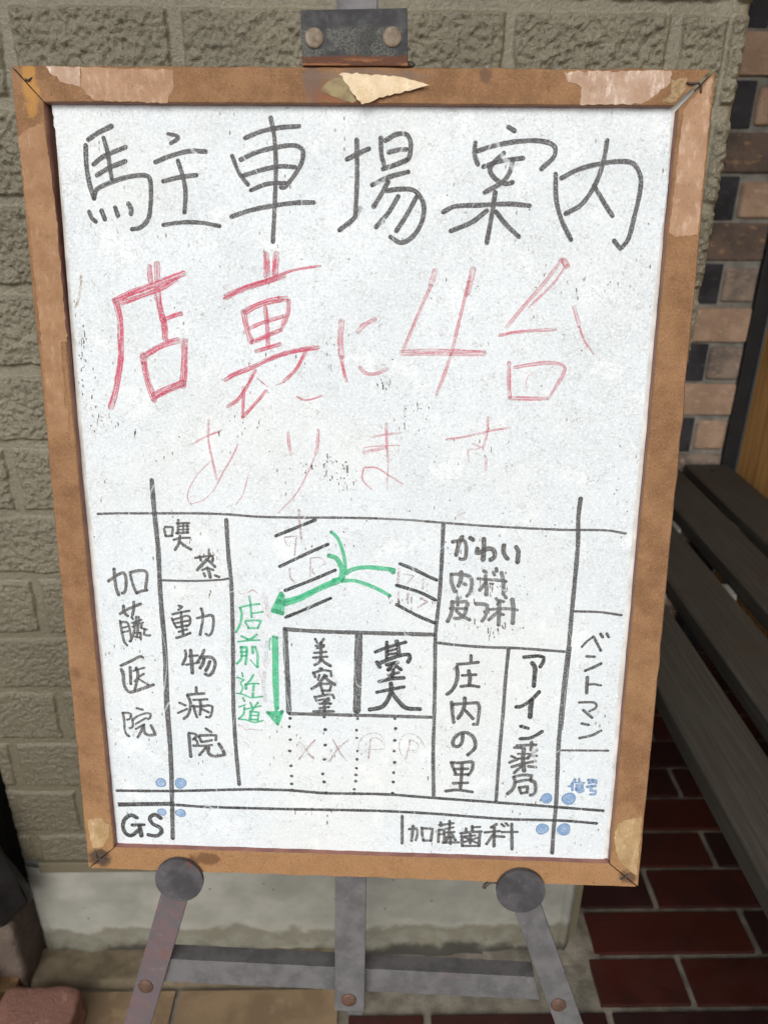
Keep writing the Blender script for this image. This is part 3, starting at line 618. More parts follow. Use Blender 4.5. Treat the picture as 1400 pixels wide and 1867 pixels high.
['dark','parking_line',None,[[27.2,[248,2352,400,2271,538,2213]]]],
['dark','dotted_line',None,[['o',[[-570,1383,13,14],[-578,1311,13,12],[-571,1198,13,12],[-576,1098,14,13],[-569,967,14,13],[-565,876,14,13],[-565,805,14,13],[-561,752,11,11]]]]],
['dark','dotted_line',None,[['o',[[-301,1403,13,11],[-294,1295,15,15],[-294,1160,15,13],[-302,1033,15,13],[-314,904,14,14],[-303,832,16,14],[-287,737,13,11]]]]],
['dark','dotted_line',None,[['o',[[-39,1398,12,13],[-47,1298,13,13],[-45,1231,12,10],[-40,1116,10,11],[-42,1043,13,13],[-45,964,12,12],[-48,904,15,13],[-51,847,14,12],[-62,774,12,12],[-59,741,12,11]]]]],
['dark','dotted_line',None,[['o',[[252,1407,13,11],[259,1322,14,14],[255,1219,14,13],[250,1126,14,13],[257,1026,15,14],[251,934,13,14],[249,851,15,13],[246,752,14,12]]]]],
['grey','black_character',None,[[25.2,[-1935,2482,-1904,2505,-1859,2536,-1817,2554,-1802,2527,-1800,2478,-1809,2418,-1826,2387,-1836,2389]],[27.0,[-1886,2578,-1885,2506,-1879,2423,-1864,2375]],[23.4,[-1765,2554,-1758,2494,-1740,2427,-1725,2390]],[25.1,[-1754,2558,-1707,2570,-1656,2571,-1638,2549,-1643,2493,-1655,2433]],[23.5,[-1721,2394,-1684,2410,-1645,2418]]]],
['grey','black_character',None,[[23.6,[-1864,2221,-1812,2255,-1760,2279,-1699,2306]],[25.5,[-1834,2285,-1833,2247,-1822,2220,-1805,2206]],[25.4,[-1752,2319,-1753,2276,-1768,2216]],[22.0,[-1867,2162,-1862,2104,-1855,2043,-1844,1988,-1827,1964]],[20.1,[-1863,2150,-1829,2157,-1808,2144,-1798,2106,-1792,2052,-1792,2006,-1803,1997]],[16.5,[-1851,2108,-1814,2117]],[16.5,[-1853,2070,-1809,2082]],[18.2,[-1776,2197,-1766,2180]],[20.0,[-1740,2200,-1746,2150]],[18.2,[-1721,2200,-1720,2158]],[16.4,[-1775,2149,-1701,2178]],[16.4,[-1774,2118,-1691,2155]],[22.0,[-1757,2146,-1761,2092,-1779,2037,-1796,1998]],[21.9,[-1732,2150,-1735,2092,-1746,2034]],[18.2,[-1712,2116,-1700,2132]],[18.3,[-1705,2109,-1665,2098]],[20.1,[-1680,2098,-1690,2055,-1650,2048,-1642,2052]],[18.3,[-1758,2068,-1722,2069]],[20.1,[-1715,2070,-1716,2015]],[16.5,[-1764,2037,-1724,2031]]]],
['grey','black_character',None,[[24.9,[-1884,1793,-1807,1831,-1726,1875,-1710,1867]],[27.2,[-1884,1760,-1871,1715,-1872,1657,-1863,1608,-1840,1573,-1811,1571,-1738,1598,-1639,1637]],[25.1,[-1814,1780,-1814,1713,-1817,1641]],[25.1,[-1765,1777,-1756,1719,-1768,1660,-1788,1592]],[18.7,[-1751,1764,-1702,1781]],[18.8,[-1784,1664,-1748,1701,-1709,1729]],[18.8,[-1750,1683,-1713,1658,-1677,1636]],[16.7,[-1791,1749,-1766,1763]]]],
['grey','black_character',None,[[21.3,[-1896,1389,-1889,1324,-1890,1251,-1880,1204,-1860,1186]],[19.1,[-1894,1389,-1860,1390,-1831,1382,-1842,1340,-1864,1330]],[19.1,[-1832,1363,-1822,1317,-1825,1271,-1847,1257]],[20.3,[-1785,1433,-1736,1421]],[19.0,[-1821,1327,-1786,1360,-1708,1392,-1674,1387,-1680,1354,-1698,1340]],[19.1,[-1798,1295,-1754,1324,-1714,1349]],[19.1,[-1801,1251,-1765,1273,-1730,1293]],[23.4,[-1739,1288,-1759,1232,-1788,1180]],[25.5,[-1735,1279,-1730,1219,-1702,1201,-1646,1207,-1661,1249,-1676,1285]]]],
['grey','black_character',None,[[20.1,[-1489,2901,-1481,2852]],[20.1,[-1481,2917,-1423,2916,-1431,2853]],[20.1,[-1479,2847,-1431,2850]],[22.2,[-1380,2971,-1383,2919,-1388,2870]],[17.9,[-1392,2946,-1300,2951]],[13.7,[-1369,2925,-1306,2927]],[13.7,[-1376,2898,-1307,2902]],[20.1,[-1398,2870,-1311,2878]],[15.8,[-1342,2947,-1348,2877]],[20.1,[-1316,2948,-1313,2883]],[19.1,[-1422,2818,-1374,2833,-1299,2837]],[22.3,[-1373,2849,-1383,2794,-1415,2742]],[22.3,[-1370,2800,-1339,2774,-1293,2747]]]],
['grey','black_character',None,[[20.2,[-1264,2682,-1194,2695,-1135,2699]],[21.3,[-1231,2694,-1222,2661]],[15.9,[-1160,2751,-1163,2685]],[20.2,[-1131,2685,-1137,2658]],[24.6,[-1185,2662,-1224,2622,-1254,2588]],[24.5,[-1174,2673,-1143,2641,-1120,2617]],[20.3,[-1217,2589,-1176,2601,-1134,2591]],[25.7,[-1176,2607,-1162,2563,-1158,2532]],[21.4,[-1205,2562,-1197,2540]],[21.4,[-1120,2547,-1091,2537]]]],
['black','black_character',None,[[20.6,[-1410,2298,-1380,2293,-1411,2266]],[20.6,[-1459,2228,-1390,2247,-1330,2260]],[19.6,[-1466,2194,-1449,2148,-1434,2120]],[19.6,[-1461,2182,-1403,2201,-1348,2220,-1325,2203,-1332,2151,-1357,2133]],[17.4,[-1449,2154,-1339,2180]],[18.5,[-1434,2120,-1352,2142]],[22.9,[-1393,2247,-1391,2173,-1385,2069]],[19.7,[-1417,2086,-1353,2108]],[23.0,[-1438,2036,-1388,2052,-1330,2079]],[22.8,[-1270,2202,-1218,2218,-1158,2228,-1146,2202,-1150,2145,-1163,2087,-1186,2063,-1208,2074]],[22.8,[-1237,2280,-1226,2234,-1234,2160,-1254,2067]]]],
['black','black_character',None,[[24.2,[-1374,1931,-1372,1882,-1400,1817]],[30.3,[-1332,1935,-1330,1857,-1327,1748]],[19.2,[-1346,1886,-1280,1896]],[19.2,[-1375,1815,-1324,1824,-1270,1837]],[24.2,[-1228,1940,-1250,1891,-1283,1842]],[27.3,[-1261,1880,-1215,1884,-1170,1880,-1146,1846,-1153,1797,-1175,1748,-1201,1730,-1226,1741]],[27.3,[-1231,1865,-1243,1827,-1264,1791]],[27.3,[-1187,1847,-1204,1801,-1222,1771]]]],
['black','black_character',None,[[25.5,[-1303,1624,-1303,1585]],[24.5,[-1373,1561,-1314,1568,-1243,1576]],[24.6,[-1374,1555,-1353,1495,-1361,1428,-1384,1377,-1411,1354]],[20.5,[-1440,1490,-1395,1469]],[20.6,[-1455,1403,-1384,1438]],[20.5,[-1327,1518,-1219,1527]],[24.6,[-1276,1514,-1273,1459,-1283,1394]],[23.1,[-1329,1468,-1321,1418,-1307,1371]],[21.5,[-1339,1462,-1273,1464,-1211,1475,-1180,1467,-1187,1417,-1207,1372,-1233,1374]],[21.5,[-1268,1442,-1213,1416]]]],
['black','black_character',None,[[28.6,[-1378,1222,-1375,1123,-1371,1023]],[23.3,[-1375,1231,-1324,1221,-1314,1205,-1346,1175]],[23.4,[-1331,1181,-1311,1148,-1323,1119,-1346,1121]],[23.2,[-1239,1272,-1199,1242]],[23.3,[-1299,1200,-1280,1155]],[23.3,[-1293,1211,-1221,1216,-1159,1218,-1165,1176]],[21.8,[-1270,1155,-1197,1172]],[21.8,[-1302,1120,-1245,1122,-1198,1129]],[26.0,[-1246,1105,-1300,1040]],[28.6,[-1225,1105,-1227,1059,-1186,1032,-1097,1047,-1116,1097,-1141,1142]]]],
['green','green_character',None,[[18.1,[-867,2390,-856,2330]],[15.8,[-942,2296,-869,2317,-790,2329]],[19.5,[-936,2290,-928,2239,-946,2155,-975,2096]],[18.2,[-858,2317,-856,2273,-852,2222]],[14.6,[-840,2254,-767,2266]],[15.9,[-902,2178,-879,2137]],[15.8,[-902,2188,-835,2196,-780,2195,-806,2139]],[15.9,[-882,2131,-806,2133]]]],
['green','green_character',None,[[18.4,[-933,2064,-888,2040]],[19.6,[-817,2081,-857,2047,-891,2033]],[14.7,[-962,2018,-882,2030,-796,2036]],[21.0,[-942,1973,-934,1907,-948,1867,-976,1837]],[22.2,[-939,1973,-896,1974,-901,1902,-909,1835]],[16.0,[-946,1933,-897,1938]],[16.0,[-941,1901,-901,1905]],[22.1,[-853,1979,-851,1929]],[20.9,[-831,1979,-814,1917,-817,1812]],[11.1,[-820,1808,-871,1870]]]],
['green','green_character',None,[[14.9,[-939,1758,-933,1728]],[14.9,[-977,1720,-922,1702,-953,1674,-936,1634,-956,1587]],[18.6,[-852,1744,-878,1697,-910,1662]],[22.4,[-913,1662,-911,1628]],[14.9,[-910,1662,-848,1674,-811,1672]],[19.9,[-848,1671,-855,1617,-860,1563]],[13.7,[-984,1586,-925,1574,-876,1552,-785,1565]]]],
['green','green_character',None,[[15.0,[-938,1547,-926,1520]],[13.8,[-972,1468,-927,1486]],[17.6,[-928,1465,-936,1411,-975,1368]],[15.0,[-880,1508,-868,1474]],[17.5,[-821,1510,-866,1447]],[15.0,[-928,1452,-872,1464,-799,1483]],[22.6,[-879,1433,-887,1364]],[16.3,[-882,1433,-816,1428,-824,1366]],[13.8,[-880,1399,-823,1401]],[16.3,[-880,1364,-824,1363]],[15.1,[-975,1365,-918,1360,-856,1341,-786,1357]]]],
['green','direction_arrow',None,[[27.2,[-689,2065,-689,1868,-690,1669,-678,1453]],[27.1,[-664,2059,-665,1869,-667,1467]],[11.0,[-713,2051,-721,1999,-718,1960]],[25.1,[-747,1430,-668,1330]],[28.8,[-631,1441,-668,1337]],[31.3,[-729,1424,-641,1430]],[37.6,[-704,1404,-654,1406,-667,1371]]]],
['green','direction_arrow',None,[[46.4,[-595,2338,-508,2370,-407,2426,-276,2494,-171,2537]],[34.2,[-595,2357,-458,2403,-306,2486,-166,2548]],[36.5,[-624,2415,-687,2282]],[36.5,[-614,2399,-619,2258]],[36.6,[-687,2277,-621,2260]],[56.9,[-642,2345,-650,2283]],[25.8,[-245,2907,-196,2858,-161,2766,-144,2684,-141,2601,-156,2548]],[37.9,[-260,2724,-211,2708,-171,2642,-166,2590,-181,2547,-226,2530]],[33.9,[-136,2590,-76,2625,23,2641,143,2634,221,2625]],[30.0,[-161,2529,-76,2534,25,2505,115,2466,194,2422]],[33.8,[193,2632,219,2605]]]],
['black','black_character',None,[[21.7,[-368,2056,-354,2028]],[23.1,[-303,2058,-332,2017]],[18.8,[-365,2001,-300,2010]],[18.8,[-354,1982,-303,1995]],[20.3,[-376,1942,-285,1953]],[21.8,[-384,1903,-278,1914]],[26.1,[-325,2025,-325,1917,-336,1869,-373,1843]],[26.2,[-325,1893,-293,1863,-251,1838]]]],
['black','black_character',None,[[21.9,[-333,1813,-319,1814]],[23.4,[-384,1778,-370,1741]],[21.9,[-381,1774,-315,1800,-249,1794,-246,1753]],[20.5,[-337,1761,-348,1720]],[20.4,[-300,1761,-279,1752]],[26.4,[-304,1745,-345,1680,-396,1643]],[26.3,[-301,1745,-264,1714,-217,1683]],[23.5,[-330,1681,-312,1614]],[22.0,[-323,1685,-242,1691,-257,1635]],[20.5,[-319,1628,-257,1631]]]],
['black','black_character',None,[[20.6,[-312,1603,-301,1594]],[22.1,[-375,1576,-360,1540]],[22.0,[-371,1572,-301,1590,-235,1600,-224,1569]],[19.1,[-345,1545,-264,1567]],[25.0,[-264,1551,-316,1522,-250,1520]],[20.6,[-338,1517,-257,1523]],[26.5,[-301,1546,-298,1458]],[22.1,[-338,1477,-264,1491]],[23.6,[-383,1450,-228,1455]]]],
['dark','black_character',None,[[28.8,[94,1964,176,2001,262,2030,323,2051]],[28.8,[179,2046,181,1916]],[35.9,[254,2055,266,2011,274,1946]],[21.6,[191,1974,248,1991]],[21.6,[192,1947,249,1957]],[32.6,[106,1879,128,1840]],[32.5,[135,1876,221,1917,307,1947,350,1948,358,1921,344,1889]],[32.5,[182,1861,265,1883]],[32.6,[236,1875,194,1819]],[25.3,[194,1815,244,1840]],[30.4,[251,1856,291,1824]],[24.7,[194,1772,274,1798]],[32.6,[230,1816,227,1761]],[32.0,[126,1718,217,1745,314,1756]]]],
['dark','black_character',None,[[29.2,[109,1628,211,1654,316,1679]],[36.6,[217,1705,218,1642,191,1561,147,1504,56,1479]],[36.6,[226,1626,278,1556,338,1502,444,1496]]]],
['grey','black_character',None,[[28.6,[651,2853,690,2862,733,2864,749,2837,754,2778,745,2724,715,2721]],[35.5,[719,2890,699,2845,681,2754]],[34.5,[780,2885,800,2872]]]],
['grey','black_character',None,[[38.0,[879,2878,883,2795,880,2723]],[36.8,[835,2803,830,2771,854,2776,904,2805,948,2801,964,2770,959,2738,936,2722]]]],
['grey','black_character',None,[[35.4,[1028,2835,1028,2785,1045,2749,1059,2734]],[35.4,[1119,2823,1136,2792,1136,2747,1134,2708]]]],
['faint','black_character',None,[[30.7,[651,2600,654,2538,681,2467]],[29.8,[652,2602,708,2602,774,2594,802,2565,804,2510,793,2459,774,2435]],[33.2,[723,2620,723,2572,707,2514]],[27.1,[728,2540,762,2523]]]],
['faint','black_character',None,[[29.6,[890,2633,904,2625,902,2568]],[25.3,[849,2573,915,2568,985,2565,1058,2556]],[32.4,[906,2568,916,2499,916,2450]],[28.9,[908,2540,866,2484]],[29.6,[981,2653,985,2636]],[25.2,[960,2624,970,2605]],[30.5,[1022,2623,1038,2553,1043,2456]],[19.2,[941,2536,963,2535]]]],
['faint','black_character',None,[[32.7,[664,2385,666,2329,654,2272,636,2229]],[30.8,[704,2417,706,2363]],[28.2,[668,2383,717,2384,769,2393,778,2360,763,2332]],[24.7,[652,2333,771,2334]],[29.2,[772,2332,760,2289,721,2255,688,2255]],[29.2,[697,2316,743,2275,799,2246]]]],
['faint','black_character',None,[[30.0,[843,2374,893,2373,929,2364,926,2322,916,2270,895,2239]]]],
['faint','black_character',None,[[24.6,[992,2420,1016,2390,1003,2376]],[26.3,[1019,2404,1048,2398]],[24.6,[957,2332,1018,2339,1093,2341,1153,2333]],[32.6,[1016,2381,1019,2315,1020,2212]],[29.1,[1006,2310,945,2250]],[24.7,[1033,2297,1053,2293]],[36.0,[1112,2414,1124,2332,1125,2229]],[27.2,[1057,2438,1065,2428]]]],
['black','black_character',None,[[26.0,[823,1955,825,1908]],[26.0,[721,1880,799,1889,880,1902]],[31.5,[719,1855,727,1792,714,1713,683,1655,653,1629]],[24.8,[764,1789,868,1799]],[30.1,[811,1828,823,1773,819,1709]],[26.2,[757,1696,826,1706,895,1698]]]],
['black','black_character',None,[[30.4,[690,1560,700,1467,712,1391]],[27.7,[697,1543,792,1554,891,1564,906,1518,900,1430,896,1379,866,1378]],[31.7,[789,1599,790,1543,769,1470,744,1427]],[27.8,[801,1492,860,1427]]]],
['black','black_character',None,[[30.7,[786,1287,782,1220,754,1182,716,1192,715,1240,750,1286,802,1306,856,1282,885,1231,884,1172,833,1112]]]],
['black','black_character',None,[[27.0,[705,1042,724,986,742,949]],[28.3,[715,1039,786,1041,866,1051,877,1022,863,961,844,934]],[24.3,[734,983,838,990]],[24.3,[736,934,844,941]],[29.7,[789,1034,790,928,787,821]],[25.7,[728,857,841,865]],[27.2,[670,784,761,798,880,784]]]],
['dark','black_character',None,[[29.7,[1224,1953,1279,1961,1335,1967,1376,1957,1374,1922,1353,1878]],[36.3,[1291,1907,1313,1872,1315,1807,1314,1719]]]],
['dark','black_character',None,[[31.7,[1358,1669,1320,1621,1274,1575,1223,1542,1190,1537]],[40.8,[1303,1594,1301,1531,1301,1457]]]],
['dark','black_character',None,[[28.7,[1234,1374,1292,1358]],[30.4,[1401,1334,1360,1302,1304,1273,1236,1267]]]],
['grey','black_character',None,[[25.7,[1214,1206,1284,1212,1360,1218]],[29.3,[1325,1239,1326,1172]],[22.0,[1193,1188,1249,1186]],[36.9,[1268,1177,1267,1081,1281,988]],[19.6,[1224,1134,1313,1137]],[24.6,[1176,1111,1204,1099]],[27.0,[1369,1172,1337,1138,1303,1103]],[23.3,[1345,1118,1372,1122]],[20.9,[1229,1093,1309,1096]],[24.6,[1163,1057,1224,1086]],[25.8,[1184,1019,1257,1046,1363,1075]],[24.6,[1313,1027,1372,1022]],[25.9,[1263,1032,1205,967]]]],
['grey','black_character',None,[[31.0,[1204,926,1216,885,1201,821,1163,778]],[25.9,[1207,933,1274,950,1346,949,1338,924]],[26.0,[1222,885,1295,905,1339,910]],[34.1,[1339,903,1374,883,1382,807,1365,774,1347,772]],[26.1,[1250,837,1268,788]],[26.1,[1256,837,1317,850,1317,797]],[23.6,[1271,785,1314,797]]]],
['blue','blue_character',None,[[22.2,[1687,924,1657,862]],[22.2,[1668,887,1672,828]],[18.5,[1717,932,1722,910]],[17.3,[1689,898,1760,897]],[19.7,[1700,874,1749,876]],[24.7,[1703,832,1751,848,1759,827,1729,813,1702,839]],[18.5,[1698,853,1750,858]],[16.1,[1639,861,1644,862]]]],
['blue','blue_character',None,[[24.6,[1790,923,1826,924]],[22.1,[1825,926,1855,920,1854,897]],[22.2,[1797,898,1833,907]],[25.9,[1788,863,1848,872]],[22.2,[1823,871,1814,829,1857,831,1854,797,1817,796]]]],
['black','black_character',None,[[19.4,[1656,2050,1696,2101,1737,2136]],[23.3,[1737,2134,1765,2087,1800,2025]],[24.2,[1789,2158,1806,2134]],[24.2,[1835,2162,1851,2137]]]],
['black','black_character',None,[[21.9,[1698,1974,1757,1973]],[24.4,[1810,1918,1756,1886,1697,1856]]]],
['black','black_character',None,[[28.5,[1717,1802,1718,1740,1721,1673]],[20.6,[1723,1740,1767,1747,1824,1738]]]],
['black','black_character',None,[[20.8,[1670,1590,1729,1594,1784,1593,1805,1569,1793,1542,1755,1519]],[24.8,[1707,1527,1742,1496,1777,1466]]]],
['black','black_character',None,[[23.9,[1704,1412,1756,1403]],[23.0,[1855,1355,1790,1315,1695,1287]]]],
['grey','black_character',None,[[22.9,[386,426,446,437,455,389,442,327]],[27.5,[416,456,413,388,407,319]],[24.4,[488,444,494,373,503,330]],[24.4,[492,438,576,437,564,323]],[22.9,[503,325,568,328]]]],
['grey','black_character',None,[[22.8,[628,474,696,485,741,496]],[24.3,[639,499,644,466]],[25.8,[710,513,712,477]],[24.4,[626,426,625,317]],[22.9,[629,431,667,432,674,345,664,310]],[18.3,[631,387,669,393]],[19.8,[682,441,743,457]],[21.3,[687,407,752,413]],[24.4,[712,460,707,381,686,319]],[24.4,[729,400,762,340]],[22.9,[672,310,732,317,790,319]],[25.9,[723,364,725,303]],[18.3,[685,363,746,365]]]],
['black','black_character',None,[[24.3,[845,449,847,421]],[25.8,[894,473,896,432]],[21.2,[898,462,958,469]],[25.8,[805,404,881,418,968,426]],[27.4,[814,378,821,288]],[27.4,[958,404,955,293]],[21.4,[825,287,959,292]],[25.9,[882,397,885,314]],[19.8,[837,378,920,389]],[21.3,[839,325,944,369]],[21.3,[837,369,938,320]]]],
['black','black_character',None,[[25.7,[1088,498,1047,468]],[24.2,[999,419,1114,436]],[28.8,[1072,465,1077,295]],[25.8,[1064,399,1016,313]],[22.8,[1080,387,1157,385]],[22.7,[1129,500,1151,481]],[22.6,[1163,510,1181,490]],[22.7,[1135,428,1258,434]],[28.8,[1210,503,1224,274]]]],
['dark','black_character',None,[[35.2,[-1841,449,-1886,471,-1941,430,-1961,363,-1941,298,-1898,280,-1824,342]],[30.5,[-1882,379,-1786,386]],[39.9,[-1822,369,-1812,283]]]],
['dark','black_character',None,[[35.1,[-1643,452,-1688,483,-1734,451,-1715,399,-1653,362,-1644,322,-1687,285,-1754,292]]]],
['blue','traffic_light_dot',None,[['o',[[-1625,779,46,41]]]]],
['blue','traffic_light_dot',None,[['o',[[-1465,780,48,51]]]]],
['blue','traffic_light_dot',None,[['o',[[-1630,510,37,34]]]]],
['blue','traffic_light_dot',None,[['o',[[-1477,506,44,39]]]]],
['blue','traffic_light_dot',None,[['o',[[1474,748,48,47]]]]],
['blue','traffic_light_dot',None,[['o',[[1650,751,59,54]]]]],
['blue','traffic_light_dot',None,[['o',[[1456,468,51,52]]]]],
['blue','traffic_light_dot',None,[['o',[[1629,471,57,55]]]]],
['ghost','wiped_character',None,[[5.9,[-31,1116,-23,1196,18,1252,85,1278,143,1261,178,1193]],[15.1,[64,1217,57,1152,49,1059]],[6.7,[68,1231,102,1237,144,1220,169,1183,174,1156,153,1140,70,1134]]]],
['ghost','wiped_character',None,[[7.5,[339,1050,296,1132,294,1215,343,1277,409,1274,460,1230,491,1166]],[15.0,[375,1227,366,1153,343,1064]],[6.7,[377,1229,406,1219,436,1192,441,1165,421,1143,367,1134]]]],
['ghost','wiped_character',None,[[16.9,[-501,1184,-464,1148,-435,1089,-389,1039]],[15.2,[-375,1202,-443,1116,-503,1026]],[3.4,[-514,1179,-510,1156,-481,1134,-485,1096]],[3.4,[-520,1058,-490,1035,-435,1070,-384,1053]]]],
['ghost','wiped_character',None,[[13.5,[-233,1207,-199,1143,-165,1079,-123,1029]],[15.1,[-115,1206,-199,1125,-258,1020]]]],
['ghost','wiped_character',None,[[11.9,[-592,2858,-503,2870,-519,2721]],[8.0,[-592,2848,-578,2802,-553,2787]]]],
['ghost','wiped_character',None,[[16.1,[-556,2616,-552,2543,-517,2507]],[14.0,[-400,2703,-404,2557]],[10.0,[-395,2703,-325,2705,-285,2664,-336,2632]]]],
['ghost','wiped_character',None,[[19.9,[260,2637,256,2532]],[11.9,[303,2596,373,2582,324,2523]],[13.9,[443,2558,440,2484]]]],
['ghost','wiped_character',None,[[16.0,[261,2448,259,2363]],[14.0,[331,2439,333,2365]],[16.0,[427,2410,478,2380,409,2335]]]],
['red','wiped_mark',None,[[4.8,[-947,2429,-941,2410,-927,2405,-896,2415]]]],
['red','wiped_mark',None,[[6.0,[-881,2418,-835,2439,-806,2414]]]],
['red','wiped_mark',None,[[1.8,[-835,2439,-782,2389,-761,2269,-731,2231,-713,2209,-698,2232,-709,2274,-687,2341]]]],
['red','wiped_mark',None,[[1.8,[-772,1886,-764,1813,-746,1800,-733,1841,-720,1887]]]],
['red','wiped_mark',None,[[1.8,[-970,2353,-940,2341,-904,2361,-873,2387]]]],
['red','wiped_mark',None,[[5.0,[-771,1334,-765,1351]]]],
['smear','wiped_mark',None,[[36.3,[-752,2415,-735,2321,-719,2245]]]],
['smear','wiped_mark',None,[[30.7,[-738,2024,-746,1932,-752,1827]]]],
['smear','wiped_mark',None,[[31.1,[-765,1767,-774,1646,-764,1532]]]],
['ghost','wiped_mark',None,[[16.3,[-483,3068,-480,2984,-465,2838]]]],
['red','wiped_mark',None,[[4.5,[-985,1320,-935,1291,-925,1267,-891,1280,-801,1271]]]],
['red','wiped_mark',None,[[4.4,[-807,1777,-781,1683]]]],
['pale','wiped_mark',None,[[7.3,[690,3060,735,3079]]]],
['tan','scuff_mark',None,[[17.4,[-1976,4697,-1983,4617,-2004,4543,-2031,4488]]]],
